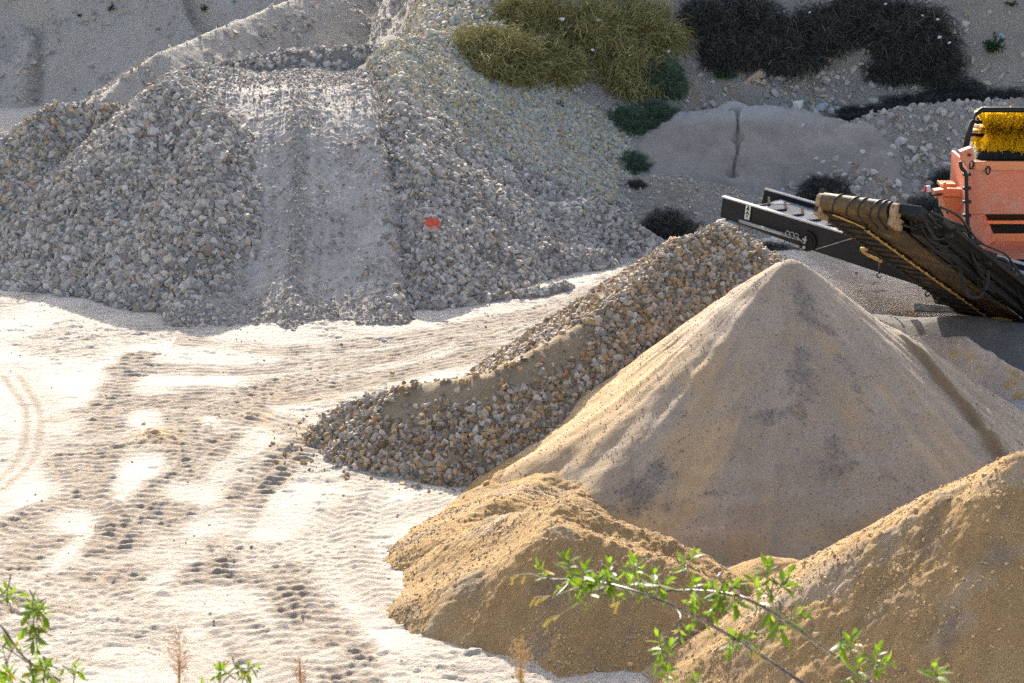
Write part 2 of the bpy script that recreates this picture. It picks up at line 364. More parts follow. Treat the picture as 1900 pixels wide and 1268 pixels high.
c = G(290, 820); m = np.exp(-((GXX - c[0]) / .28) ** 2 - ((GYY - c[1]) / .3) ** 2)
GZ += m * (.05 + .09 * lump(GXX * 9, GYY * 9, 3, 15)); OC = m * .8
for (px, py, s) in ((620, 800, .9), (560, 760, .7), (900, 880, .6), (760, 740, .5), (1690, 585, .6)):
    c = G(px, py); OC = np.maximum(OC, .5 * np.exp(-((GXX - c[0]) / s) ** 2 - ((GYY - c[1]) / s) ** 2) * ss(-.1, .3, fbm(GXX * 3, GYY * 3, 3, 19)))
gv = np.stack([GXX.ravel(), GYY.ravel(), GZ.ravel()], 1)
go = np_mesh('ground', gv, grid_faces(len(gx), len(gy)), M['ground'], attrs={'churn': CH, 'ochre': OC}); go['kind'] = 'structure'

# ------------------------------------------------------------------ hillside
FAR_C = [P(-320, 330, 37.6), P(20, 236, 39), P(180, 186, 40), P(240, 130, 41.2), P(292, 96, 42), P(420, 42, 44.4), P(510, 6, 46), P(720, -70, 50), P(1000, -170, 55)]
PROF = {-16: [(34, 0), (90, 0)], -4.2: [(34, 0), (90, 0)], -2.7: [(35, 0), (37, 1.0), (40, 1.3), (44, 2.4), (48, 3.6), (52, 4.6), (90, 4.6)],
        -1.5: [(34, 0), (36.5, 2.4), (38, 3.05), (40, 3.5), (44, 4.4), (48, 5.4), (52, 6), (90, 6)],
        0: [(33, 0), (35, .8), (36.5, 1.5), (37.5, 2.1), (39, 3.1), (42, 5), (47, 6.6), (90, 6)],
        1.2: [(33.6, .1), (35.5, .65), (37, 1.6), (38.2, 2.4), (40, 4), (44, 6.4), (48, 8.2), (90, 8)],
        2.5: [(34, 0), (35.5, .55), (36.5, 1.05), (38, 1.8), (39.3, 2.6), (42, 5.4), (47, 10.2), (90, 10)],
        4: [(35, 0), (37, .7), (39.2, 1.8), (41.2, 3.6), (44, 6.5), (47, 9.6), (48.5, 10.8), (90, 10.5)],
        6: [(35, 0), (37, .6), (39.5, 1.45), (41.5, 3.5), (44, 6.3), (47, 9.6), (48.5, 10.8), (90, 10.5)],
        9: [(35, 0), (37, .7), (39.5, 1.65), (41.5, 3.7), (44, 6.3), (47, 9.6), (48.5, 10.8), (90, 10.5)], 40: [(35, 0), (37, .7), (39.5, 1.7), (41.5, 3.7), (44, 6.3), (47, 9.6), (48.5, 10.8), (90, 10.5)]}
PK = sorted(PROF); PT = np.arange(30, 90, .1); PTAB = np.array([np.interp(PT, *zip(*PROF[k])) for k in PK])
def hill_base(x, y):
    fi = np.interp(x, PK, np.arange(len(PK))); i = np.clip(fi.astype(int), 0, len(PK) - 2); f = ss(0, 1, fi - i)
    j = np.clip((y - 30) / .1, 0, len(PT) - 2); k = j.astype(int); g = j - k
    a = PTAB[i, k] * (1 - g) + PTAB[i, k + 1] * g; b = PTAB[i + 1, k] * (1 - g) + PTAB[i + 1, k + 1] * g
    return a + f * (b - a)
def hill_z(x, y):
    fl = np.clip(.72 * (y - 48.6 + 1.3 * fbm(x * .16, y * .16, 3, 7) - .05 * (x + 8)), -1, 9.5)
    em = env(x, y, FAR_C, .66, .05)
    z = np.maximum(np.maximum(fl, em), hill_base(x, y) - .02)
    rockf = ss(.3, 1.2, hill_base(x, y))
    z = z + (.16 * fbm(x * .6, y * .6, 4, 33) + .10 * (lump(x * 1.3, y * 1.3, 4, 13) - .25)) * (.35 + .65 * rockf) * ss(-.05, .5, z)
    z = z + (.05 + .05 * ss(44, 48, y)) * (lump(x * 4, y * 4, 3, 14) - .25) - .5 * ss(46, 50, y) * ss(-6.5, -8, x) * ss(.12, .0, np.abs(fbm(x * .22 + .06 * y, y * .12, 3, 15)))
    return z - .06
def hill_ochre(x, y, z):
    return ss(.12, .42, fbm(x * .8 + .5 * y, y * .5, 3, 43)) * .75 * ss(2, 4, x) + .35 * ss(.15, .5, fbm(x * .5, y * .5, 3, 47))
hx = np.arange(-22, 24, .075); hy = np.concatenate([np.arange(32.5, 54, .075), np.arange(54, 92, .5)])
HX, HY = np.meshgrid(hx, hy); HZ = hill_z(HX, HY)
v, f, A = compact(np.stack([HX.ravel(), HY.ravel(), HZ.ravel()], 1), grid_faces(len(hx), len(hy), (HZ > ground_z(HX, HY) - .1).ravel()), {'ochre': hill_ochre(HX, HY, HZ), 'palef': .85 * ss(.8, -1.5, HX) * ss(38, 41, HY)})
ho = np_mesh('hillside', v, f, M['hill'], attrs=A); ho['kind'] = 'structure'

# ------------------------------------------------------------------ ramp
RY = [27.2, 27.8, 29, 30, 31, 32, 33, 34, 35, 36, 37.2, 38.5]; RZ = [-.12, 0.03, .42, .92, 1.43, 1.90, 2.28, 2.54, 2.64, 2.64, 2.58, 1.6]
def ramp_lug(x, y, off, seed):
    s = y * 1.08; t = x - off
    return ss(-.2, .5, np.sin(2 * pi * (s / .16 + .4 * np.abs(t))))
def ramp_z(x, y):
    z = np.interp(y + .12 * fbm(x * .9, y * .9, 2, 3), RY, RZ)
    xc = np.interp(y, [27, 30, 33, 36], [-3.15, -3.3, -3.6, -3.75])
    t = x - xc
    lane = np.exp(-((t - .70) / .42) ** 2) + np.exp(-((t + .70) / .42) ** 2)
    mid = np.exp(-((t) / .2) ** 2)
    z = z - .075 * lane + .03 * lane * np.sin(t * 34 + 2 * fbm(x, y * .4, 2, 46)) * .5 + .11 * mid * (.6 + .8 * lump(x * 5, y * 5, 2, 6)) * ss(34, 32.5, y)
    z = z + lane * .014 * (ramp_lug(x, y, xc + .78, 0)) * ss(.0, .3, fbm(x * 1.2, y * 1.2, 2, 9) + .15)
    z = z + .05 * (lump(x * 2.6, y * 2.6, 4, 16) - .25) + .035 * (lump(x * 8, y * 8, 2, 17) - .25)
    step = (y + .15 * fbm(x * 2, y * 2, 2, 18)) / .62
    z = z + .022 * lane * ((step - np.floor(step)) ** 2) * ss(32.8, 32, y) * ss(-.1, .25, fbm(x * .9, y * .9, 2, 89))
    side = np.maximum(0, np.abs(t) - np.where(t > 0, 1.42 - .2 * ss(31, 34, y), 1.55) - .25 * ss(29.2, 28, y)); z = z - 1.3 * side
    return z
def ramp_churn(x, y, z):
    xc = np.interp(y, [27, 30, 33, 36], [-3.15, -3.3, -3.6, -3.75])
    return np.clip(1.0 * np.exp(-((x - xc - .03) / .16) ** 2) + .4 * np.exp(-((x - xc - .36) / .06) ** 2) + .4 * np.exp(-((x - xc + .36) / .06) ** 2) + .8 * ss(28.9, 28.2, y) + .8 * ss(34.3, 34.8, y) + .5 * ss(.1, .4, fbm(x * 1.5, y * 1.5, 3, 8)), 0, 1)
ro = heap('ramp', (-6.6, .4, 27.0, 38.5), .03, ramp_z, M['ramp'], attrs={'churn': ramp_churn}); ro['kind'] = 'structure'

# ------------------------------------------------------------------ heaps: shapes
LB = [P(312, 156, 33.2), P(400, 215, 32.4), P(392, 270, 31.5), P(388, 335, 30.7), P(372, 432, 29.7), P(345, 540, 28.75), P(320, 600, 28.15)]
LB0 = [P(420, 128, 35.3), P(340, 142, 34.6)] + LB[:1]
def left_bank(x, y):
    z = np.maximum(env(x, y, LB, .78, .15), env(x, y, LB0, .75, .12))
    return z + .10 * fbm(x * .9, y * .9, 3, 23) + .06 * (lump(x * 2.2, y * 2.2, 3, 24) - .25)
BH = [P(-220, 395, 33.4), P(0, 268, 33.9), P(100, 200, 33.9), P(205, 192, 34.2), P(250, 215, 34.4)]
def back_heap(x, y):
    return env(x, y, BH, .76, .15) + .10 * fbm(x, y, 3, 25) + .05 * (lump(x * 2.5, y * 2.5, 3, 26) - .25)
RB = [[P(742, 78, 36.2), P(745, 150, 34.4), P(742, 215, 33), P(772, 292, 31.7), P(802, 402, 30.4), P(850, 500, 29.6), P(905, 548, 29.25)],
      [P(742, 140, 34.6), P(770, 165, 34.8), P(870, 176, 35.2), P(940, 232, 35.2), P(1010, 284, 35.0), P(1120, 358, 34.4)],
      [P(742, 200, 33.4), P(800, 205, 34.0), P(880, 262, 34.0), P(960, 318, 33.8), P(1080, 376, 33.4)],
      [P(772, 275, 32.0), P(830, 290, 32.5), P(920, 345, 32.6), P(1010, 385, 32.7), P(1095, 372, 33.3), P(1245, 460, 32.2)],
      [P(802, 402, 30.4), P(960, 455, 31.2), P(1120, 470, 31.8)],
      [P(742, 78, 36.2), P(840, 60, 38.0), P(930, 40, 39)],
      [P(905, 548, 29.25), P(1000, 540, 29.7), P(1050, 530, 30.1)]]
def right_bank(x, y):
    z = np.full(np.shape(x), -9.0)
    for i, l in enumerate(RB):
        z = np.maximum(z, env(x, y, l, (.80, .74, .74, .74, .70, .62, .7)[i], .07))
    return z + .10 * fbm(x * .9, y * .9, 3, 27) + .06 * (lump(x * 2.2, y * 2.2, 3, 28) - .25)
TB = [P(330, 132, 36.0), P(460, 108, 36.3), P(600, 90, 36.6), P(690, 86, 36.8), P(735, 100, 36.4)]
def top_berm(x, y):
    return env(x, y, TB, .75, .1) + .06 * (lump(x * 2.5, y * 2.5, 3, 29) - .25)
GH = [P(578, 812, 22.7), P(650, 760, 22.7), P(760, 712, 22.5), P(900, 690, 22.35), P(1000, 645, 22.7), P(1110, 585, 23.2), P(1200, 505, 24.1), P(1275, 440, 24.8), P(1335, 418, 25.0)]
GH2 = [P(1335, 418, 25.0), P(1380, 445, 25.1)]
def gravel_heap(x, y):
    z = np.maximum(env(x, y, GH, .74, .1), env(x, y, GH2, .76, .1))
    return z + .09 * fbm(x, y, 3, 30) + .05 * (lump(x * 2.5, y * 2.5, 3, 31) - .25)
AX = P(1466, 480, 21.7)                                   # tip of the big cone
def cone_polar(x, y):
    dx = x - AX[0]; dy = y - AX[1]
    return np.hypot(dx, dy), np.degrees(np.arctan2(dx, -dy))   # 0 deg = towards the camera, + = right
def scarp_m(x, y):
    r, th = cone_polar(x, y)
    tb = np.interp(r, [.9, 1.4, 2.0, 2.6, 3.4], [96, 80, 66, 54, 43]) + 5 * fbm(x * 1.6, y * 1.6, 3, 37)
    return r, th, tb
def big_cone(x, y):
    r, th, tb = scarp_m(x, y)
    z = AX[2] - .785 * (np.sqrt(r * r + .10 ** 2) - .10) + .05 * ss(1.6, 3.4, r) * (r - 1.6) + .10 * np.maximum(0, r - 2.0) * ss(-38, -60, th) * ss(-150, -120, th)
    z = z + .07 * r * fbm(np.radians(th) * 2.6, r * .25, 3, 35) + .042 * (fbm(np.radians(th) * 11 + .5 * fbm(x, y, 2, 40), r * .7, 3, 36)) * ss(-.1, .3, fbm(x * .7, y * .7, 2, 44)) * ss(.1, 1, r)
    z = z + .13 * ss(0, 4, th - tb) * ss(1.0, 1.7, r) * ss(170, 130, th)
    z = z + .025 * fbm(x * 2.5, y * 2.5, 4, 38) + .01 * np.sin(r * 17 + 5 * fbm(x * 1.2, y * 1.2, 2, 39)) * ss(.2, .5, fbm(x * .8, y * .8, 2, 34) + .3)
    return z
def cone_ochre(x, y, z):
    r, th, tb = scarp_m(x, y)
    b = .5 + .5 * np.sin(r * 9 + 4 * fbm(x * 1.3, y * 1.3, 3, 55))
    return np.maximum(.85 * ss(-48, -72, th + 10 * fbm(x * 2, y * 2, 3, 59)) * ss(.8, 1.8, r), np.clip(.6 * ss(-.05, .4, fbm(x * 1.1 + 3, y * 1.1, 4, 56) + .10 * b + .35 * fbm(np.radians(th) * 7, r * .5, 3, 57)) * ss(.5, 1.2, r) * ss(75, 25, th) + .35 * ss(2.2, 3.2, r), 0, .9) * (th < tb))
def cone_grit(x, y, z):
    r, th, tb = scarp_m(x, y); q = np.radians(th) * r
    d = fbm(x * 3 + 2 * z, y * 5, 5, 57, .7)
    m = .9 * np.exp(-((th + 2) / 9) ** 2 - ((r - 1.35) / .38) ** 2) + .9 * np.exp(-((th - 8) / 14) ** 2 - ((r - .5) / .3) ** 2)
    m = m + .8 * np.exp(-((th + 40) / 7) ** 2 - ((r - 2.7) / .5) ** 2) + .7 * np.exp(-((th - 6) / 8) ** 2 - ((r - 2.25) / .28) ** 2)
    m = m + .6 * np.exp(-((th + 8) / 10) ** 2 - ((r - 1.75) / .12) ** 2) + .5 * np.exp(-((th - 22) / 6) ** 2 - ((r - 1.5) / 1.0) ** 2)
    m = m + .4 * ss(.3, .55, fbm(x * 2, y * 3.2, 3, 58) + .1)
    return np.clip(ss(.35, .85, m + .95 * d) * .42, 0, 1)
def cone_scarp(x, y, z):
    r, th, tb = scarp_m(x, y)
    return np.exp(-((th - tb - 2) / 3.2) ** 2) * ss(1.0, 1.5, r)
FH = [[P(1030, 945, 18.1), P(1120, 955, 17.9), P(1200, 978, 17.75), P(1290, 1022, 17.45), P(1400, 1084, 17.0), P(1500, 1120, 16.7)],
      [P(1040, 930, 18.0), P(1030, 968, 17.5), P(1120, 992, 17.3), P(1250, 1038, 17.0), P(1350, 1090, 16.8)],
      [P(1010, 812, 21.5), P(935, 868, 20.9), P(880, 910, 20.4), P(820, 957, 19.8), P(765, 1000, 19.3)], [P(1040, 930, 18.0), P(930, 952, 18.5), P(830, 990, 18.7), P(765, 1030, 18.6)], [P(1105, 842, 21.0), P(1066, 912, 19.6), P(1036, 942, 18.1)], [P(1030, 868, 20.3), P(920, 922, 19.4), P(840, 968, 19.0), P(772, 1012, 18.9)], [P(1030, 965, 17.5), P(900, 1040, 17.5)]]
def front_heap(x, y):
    zz = [env(x, y, l, (.78, .76, .64, .60, .66, .55, .62)[i], .12) for i, l in enumerate(FH)] + [big_cone(x, y) - .02]
    z = np.log(np.sum([np.exp(np.clip(q, -4, 4) / .05) for q in zz], axis=0)) * .05 - .05
    c = AX + np.array([-1.6, -2.2, 0]); th = np.arctan2(x - c[0], -(y - c[1])); r = np.hypot(x - c[0], y - c[1])
    z = z + .03 * fbm(th * 9, r * .8, 3, 62) * ss(.2, .8, r) + .07 * fbm(x * 1.2, y * 1.2, 3, 63)
    cl = ss(.9, .0, np.abs(z - .75 - .12 * (x < .8))) * ss(.1, .6, x)
    z = z + (.018 + .05 * cl) * (lump(x * 6, y * 6, 4, 64) - .2) + .014 * fbm(x * 14, y * 14, 3, 65)
    return z
FR = P(1895, 842, 16.0); 
FRL = [FR, P(1760, 915, 16.0), P(1640, 985, 15.9), P(1500, 1075, 15.9)]
FRR = [FR, FR + np.array([1.2, -.3, -.15])]
def right_heap(x, y):
    z = np.maximum(np.maximum(env(x, y, [FR], .76, .08), env(x, y, FRR, .76, .1)), env(x, y, FRL, .78, .1))
    th = np.arctan2(x - FR[0], -(y - FR[1])); r = np.hypot(x - FR[0], y - FR[1])
    z = z + .07 * r * .5 * fbm(th * 4, r * .5, 3, 66) + .06 * fbm(x * 1.4, y * 1.4, 3, 67)
    cl = ss(-.1, .4, fbm(x * .8, y * .8, 3, 68) + .1)
    return z + (.015 + .055 * cl) * (lump(x * 5, y * 5, 4, 69) - .2) + .014 * fbm(x * 14, y * 14, 3, 70)
GR = [P(1640, 585, 27.0), P(1720, 592, 26.6), P(1820, 590, 26.5), P(1980, 615, 26.2)]
def grit_heap(x, y):
    return env(x, y, GR, .5, .3) + .05 * fbm(x, y, 3, 72) + .02 * (lump(x * 5, y * 5, 3, 73) - .2)
SB = [P(1715, 622, 24.9), P(1790, 632, 24.8), P(1830, 655, 24.7), P(1900, 690, 24.5), P(1990, 725, 24.3)]
def sandstone(x, y):
    z = env(x, y, SB, 1.9, .22); return z + .12 * fbm(x * 1.4, y * 1.4, 4, 74) + .07 * (lump(x * 3, y * 3, 3, 75) - .2)
CM = [P(1215, 240, 37.1), P(1280, 206, 37.6), P(1360, 197, 37.8), P(1470, 203, 37.8), P(1590, 228, 37.2)]
CRK = [P(1360, 212, 37.6)[:2], P(1370, 235, 37.3)[:2], P(1366, 270, 36.9)[:2], P(1369, 300, 36.6)[:2], P(1358, 335, 36.2)[:2]]
def cracked(x, y):
    z = env(x, y, CM, .92, .75) + .14 * fbm(x * .9, y * .9, 3, 76) + .045 * fbm(x * 4, y * 2.2, 4, 77) + .13 * (lump(x * 1.7, y * .8, 4, 48) - .25) + .03 * (lump(x * 7, y * 5, 3, 49) - .25)
    d = np.full(np.shape(x), 9.0); xw = x + .03 * fbm(x * 6, y * 6, 2, 78)
    for a, b in zip(CRK[:-1], CRK[1:]):
        e = b - a; t = np.clip(((xw - a[0]) * e[0] + (y - a[1]) * e[1]) / (e @ e), 0, 1); d = np.minimum(d, np.hypot(xw - a[0] - t * e[0], y - a[1] - t * e[1]))
    return z - .22 * ss(.035, .008, d * (1 + .8 * np.sin(y * 9)))
RM = [P(1600, 226, 37.4), P(1660, 205, 37.8), P(1760, 195, 38.0), P(1910, 185, 38.2), P(2100, 190, 38.2)]
def rubble_mound(x, y):
    return env(x, y, RM, .56, .25) + .14 * fbm(x * .8, y * .8, 4, 79) + .12 * (lump(x * 2, y * 2, 4, 80) - .25)
LM = [P(1105, 362, 34.9), P(1170, 332, 35.3), P(1250, 326, 35.4), P(1400, 364, 35.0), P(1455, 405, 34.6)]
def low_mound(x, y):
    return env(x, y, LM, .5, .3) + .08 * fbm(x, y, 3, 82) + .06 * (lump(x * 2.6, y * 2.6, 3, 83) - .25)
SM = [P(1430, 1040, 17.9), P(1500, 1045, 17.8), P(1545, 1062, 17.6)]
def small_mound(x, y):
    return env(x, y, SM, .6, .15) + .05 * fbm(x * 1.5, y * 1.5, 3, 84) + .03 * (lump(x * 6, y * 6, 3, 85) - .2)

SURF = [ground_z, hill_z, ramp_z, left_bank, back_heap, right_bank, top_berm, gravel_heap, big_cone, front_heap, right_heap, grit_heap, sandstone, cracked, rubble_mound, low_mound, small_mound]
def top_z(x, y):
    return np.max([s(x, y) for s in SURF], axis=0)
def hit(px, py, ymin=14):
    d = ray(px, py); Y = np.arange(ymin, 70, .02); t = Y / d[1]; x = d[0] * t; z = CAMH + d[2] * t
    k = np.where(top_z(x, Y) >= z)[0]
    i = k[0] if len(k) else len(Y) - 1
    return np.array([x[i], Y[i], z[i]])

# ------------------------------------------------------------------ heaps: objects
def add_heap(name, box, step, fn, mat, label, cat, attrs=None, group=None):
    return setp(heap(name, box, step, fn, mat, attrs=attrs), label, cat, group)
o = add_heap('rubble_heap', (-11.5, -3.6, 26.6, 37.5), .05, left_bank, M['rubsoil'], 'tall heap of grey angular rubble along the left side of the ramp', 'rubble heap')
p, r = scatter(left_bank, (-11, -3.9, 26.8, 36.5), 80000, .016, .09, 1, power=2.2, mask=lambda x, y, z: .35 + .65 * ss(-.45, -.15, fbm(x * .8 + y * .3, y * .5, 2, 88))); rocks('stones', p, r, M['greystone'], o, 2)
o = add_heap('rubble_heap', (-13.5, -5.5, 29.5, 38), .05, back_heap, M['rubsoil'], 'brownish rubble heap behind the grey one at the left edge', 'rubble heap')
p, r = scatter(back_heap, (-12, -6, 30, 37), 45000, .016, .085, 3, power=2.2); rocks('stones', p, r, M['mixstone'], o, 4)
o = add_heap('rubble_heap', (-3.2, 4.2, 26.6, 41), .05, right_bank, M['rubsoil'], 'wide bank of tipped rubble ridges running down the right side of the ramp', 'rubble heap')
p, r = scatter(right_bank, (-2.6, 3.6, 27, 40), 100000, .014, .085, 5, power=2.3, mask=lambda x, y, z: np.where((y > 34.0) & (z > .5), .0, .35 + .65 * ss(-.4, -.1, fbm(x * .9, y * .9, 2, 87)))); rocks('stones', p, r, M['greystone'], o, 6)
p, r = scatter(right_bank, (-2.6, 3.6, 33, 40), 80000, .013, .07, 105, power=2.6, mask=lambda x, y, z: np.where((y > 34.0) & (z > .5), 1, 0)); rocks('stones', p, r, M['palestone'], o, 106)
o = add_heap('rubble_berm', (-7.5, -1.4, 34.8, 38.5), .05, top_berm, M['rubsoil'], 'low stony berm across the far end of the ramp top', 'rubble berm')
p, r = scatter(top_berm, (-7.5, -1.6, 35, 38), 5000, .02, .085, 7, base=lambda x, y: np.maximum(ground_z(x, y), ramp_z(x, y))); rocks('stones', p, r, M['greystone'], o, 8)
def gh_mask(x, y, z):
    gp = np.array(GH); c_ = np.interp(x, gp[:, 0], gp[:, 2]); d_ = c_ - z; q_ = fbm(x * 1.6, y * 1.6, 3, 86)
    return 1 - .93 * ss(-1.75, -1.3, x) * ss(1.1, .7, x) * ss(.34, .20, d_ + .22 * q_)
o = add_heap('gravel_heap', (-3.2, 6.6, 19.5, 29), .04, gravel_heap, M['tansoil'], 'long heap of ochre and grey crushed stone rising to a peak behind the sand cone', 'gravel heap')
p, r = scatter(gravel_heap, (-3, 6, 20, 28), 90000, .014, .064, 9, power=1.9, clear=.03, mask=gh_mask)
rocks('stones', p, r, M['tanstone'], o, 10)
add_heap('sand_cone', (AX[0] - 4.2, AX[0] + 4.6, AX[1] - 4.2, AX[1] + 4.4), .022, big_cone, M['cone'], 'tall smooth cone of grey buff sand below the black conveyor', 'sand heap',
         {'ochre': cone_ochre, 'grit': cone_grit, 'scarp': cone_scarp})
coneo = bpy.data.objects['sand_cone']
bx = (AX[0] - 3.6, AX[0] + 4.2, AX[1] - 4, AX[1] + 1)
p, r = scatter(big_cone, bx, 260000, .004, .0095, 12, power=1.3, lift=.2, mask=lambda x, y, z: .03 + 1.3 * np.clip(cone_grit(x, y, z) - .08, 0, 1)); M['gritstone'] = stone('dark_grit_grains', [(0, (.22, .205, .19)), (.7, (.33, .30, .27)), (1, (.40, .32, .23))]); rocks('grit_grains', p, r, M['gritstone'], coneo, 11)
def f_pale(x, y, z): return .7 * ss(.1, .45, fbm(x * 1.3, y * 1.3, 3, 92)) * ss(.8, .3, x)
def f_dark(x, y, z): return .55 * ss(.0, .45, fbm(x * 2.2, y * 2.2, 4, 93))
_gz = ground_z
ground_z = lambda x, y: np.maximum(_gz(x, y), np.where(y > 16.5, big_cone(x, y) + .05, -9))
o = add_heap('sand_heap', (-2.0, 4.0, 14.9, 21.6), .016, front_heap, M['sand'], 'low lumpy ochre sand heap at the foot of the sand cone', 'sand heap', {'pale': f_pale, 'dark': f_dark})
p, r = scatter(front_heap, (-2, 3.4, 15, 20), 42000, .003, .020, 13, power=3.5, lift=-.05, clear=.02, mask=lambda x, y, z: .25 + .75 * ss(.1, .35, fbm(x * 1.5, y * 1.5, 3, 94) + .15 * (z < .25))); rocks('clods', p, r, M['clod'], o, 14); ground_z = _gz
def r_pale(x, y, z): return .75 * ss(.12, .4, fbm(x * 1.1 + 2, y * 1.6, 3, 95))
o = add_heap('sand_heap', (.6, 9.0, 12.2, 19.6), .016, right_heap, M['sand'], 'crumbly ochre sand heap cut off by the lower right corner', 'sand heap', {'pale': r_pale, 'dark': f_dark})
p, r = scatter(right_heap, (1, 7, 13, 19), 60000, .003, .022, 15, power=3.5, lift=-.05, clear=.02, mask=lambda x, y, z: .2 + .8 * ss(.0, .35, fbm(x * 1.5, y * 1.5, 3, 96))); rocks('clods', p, r, M['clod'], o, 16)
add_heap('sand_mound', (1.4, 4.0, 16.4, 19.4), .02, small_mound, M['sand'], 'small shaded sand mound in the hollow between the cone and the corner heap', 'sand heap', {'pale': f_pale, 'dark': f_dark})
o = add_heap('grit_heap', (4.0, 10.5, 23.8, 29.2), .03, grit_heap, M['grit'], 'dark low heap of fine grit under the conveyor tail', 'grit heap')
add_heap('sandstone_block', (4.2, 8.2, 23.2, 26.6), .025, sandstone, M['sandstone'], 'orange and yellow sandstone block in front of the dark grit heap', 'rock',
         {'ochre': lambda x, y, z: ss(.0, .3, fbm(x * 2.2, z * 4 + 2 * y, 5, 97, .65)) * ss(.62, .45, z)})
hb = lambda x, y: np.maximum(ground_z(x, y), hill_z(x, y))
add_heap('earth_mound', (1.6, 7.6, 34.8, 39.4), .03, cracked, M['clay'], 'smooth grey earth mound split by a dark vertical crack', 'earth mound',
         {'dust': lambda x, y, z: ss(1.35, 1.65, z + .1 * fbm(x * 2, y * 2, 3, 98))})
o = add_heap('rubble_mound', (4.6, 13.5, 33.4, 40), .05, rubble_mound, M['hill'], 'pale bouldery mound on the right behind the orange machine', 'rubble mound', {'ochre': hill_ochre})
p, r = scatter(rubble_mound, (4.8, 13, 33.6, 39.5), 9000, .012, .10, 17, power=5, base=hb); rocks('stones', p, r, M['hillstone'], o, 18)
o = add_heap('rubble_mound', (.8, 6.4, 33, 37), .04, low_mound, M['hill'], 'low stony mound in front of the cracked earth mound', 'rubble mound', {'ochre': hill_ochre})
p, r = scatter(low_mound, (1, 6, 33.2, 36.6), 4500, .008, .045, 19, power=4, base=hb); rocks('stones', p, r, M['hillstone'], o, 20)

p, r = scatter(hill_z, (-15, 12, 33.5, 53), 60000, .012, .10, 21, power=4.5, base=lambda x, y: ground_z(x, y) + .05, mask=lambda x, y, z: .2 + .8 * ss(-.1, .2, fbm(x * .5, y * .5, 3, 99)))
rocks('hillside_stones', p, r, M['hillstone'], None, 22, label='loose stones strewn over the hillside', cat='stones')
p, r = scatter(hill_z, (1.0, 7.5, 37.6, 41.0), 3500, .02, .11, 123, power=3, base=lambda x, y: ground_z(x, y) + .05, mask=lambda x, y, z: ss(.9, .3, np.abs(x - 5.6 - .2 * (y - 39))) + .1)
p2, r2 = scatter(hill_z, (-2.4, .6, 35.5, 43), 9000, .02, .08, 124, power=2, base=lambda x, y: ground_z(x, y) + .05); rocks('ledge_rubble', p2, r2, M['palestone'], None, 25, label='pale rubble above the ledge behind the ramp', cat='rubble')
rocks('scree', p, r, M['hillstone'], None, 24, label='scree of broken stones between the dark bushes', cat='scree')
p, r = scatter(ramp_z, (-5.4, -.6, 27.2, 36.5), 34000, .008, .036, 25, power=3.2, mask=lambda x, y, z: np.clip(.22 + ramp_churn(x, y, z), 0, 1))
p2, r2 = scatter(ramp_z, (-5.6, -.6, 27.2, 35.5), 9000, .012, .07, 125, power=2.5, mask=lambda x, y, z: ss(.95, 1.5, np.abs(x - np.interp(y, [27, 30, 33, 36], [-3.15, -3.3, -3.6, -3.75])) + .3 * fbm(x * 2, y * 2, 2, 90))); p = np.concatenate([p, p2]); r = np.concatenate([r, r2])
rocks('ramp_pebbles', p, r, M['greystone'], None, 26, label='loose pebbles lying on the ramp surface', cat='pebbles')
def gz_top(x, y):
    i = np.clip(np.searchsorted(gx, x), 0, len(gx) - 1); j = np.clip(np.searchsorted(gy, y), 0, len(gy) - 1); return GZ[j, i]
p, r = scatter(gz_top, (-9, 8, 15.5, 33.5), 7000, .005, .02, 27, power=3, lift=-.1, base=lambda x, y: ground_z(x, y) - 1, mask=lambda x, y, z: .3 + .7 * ss(24, 28, y))
rocks('ground_pebbles', p, r, M['mixstone'], None, 28, label='small pebbles scattered over the pale yard', cat='pebbles')
gq = GH[:6]
p, r = scatter(gz_top, (-3.4, 1.2, 19.5, 24), 1500, .01, .05, 29, power=2.5, base=lambda x, y: ground_z(x, y) - 1, mask=lambda x, y, z: ss(-.5, -.05, gravel_heap(x, y)))
rocks('gravel_spill', p, r, M['tanstone'], None, 30, label='spilled ochre stones fringing the foot of the long gravel heap', cat='gravel')

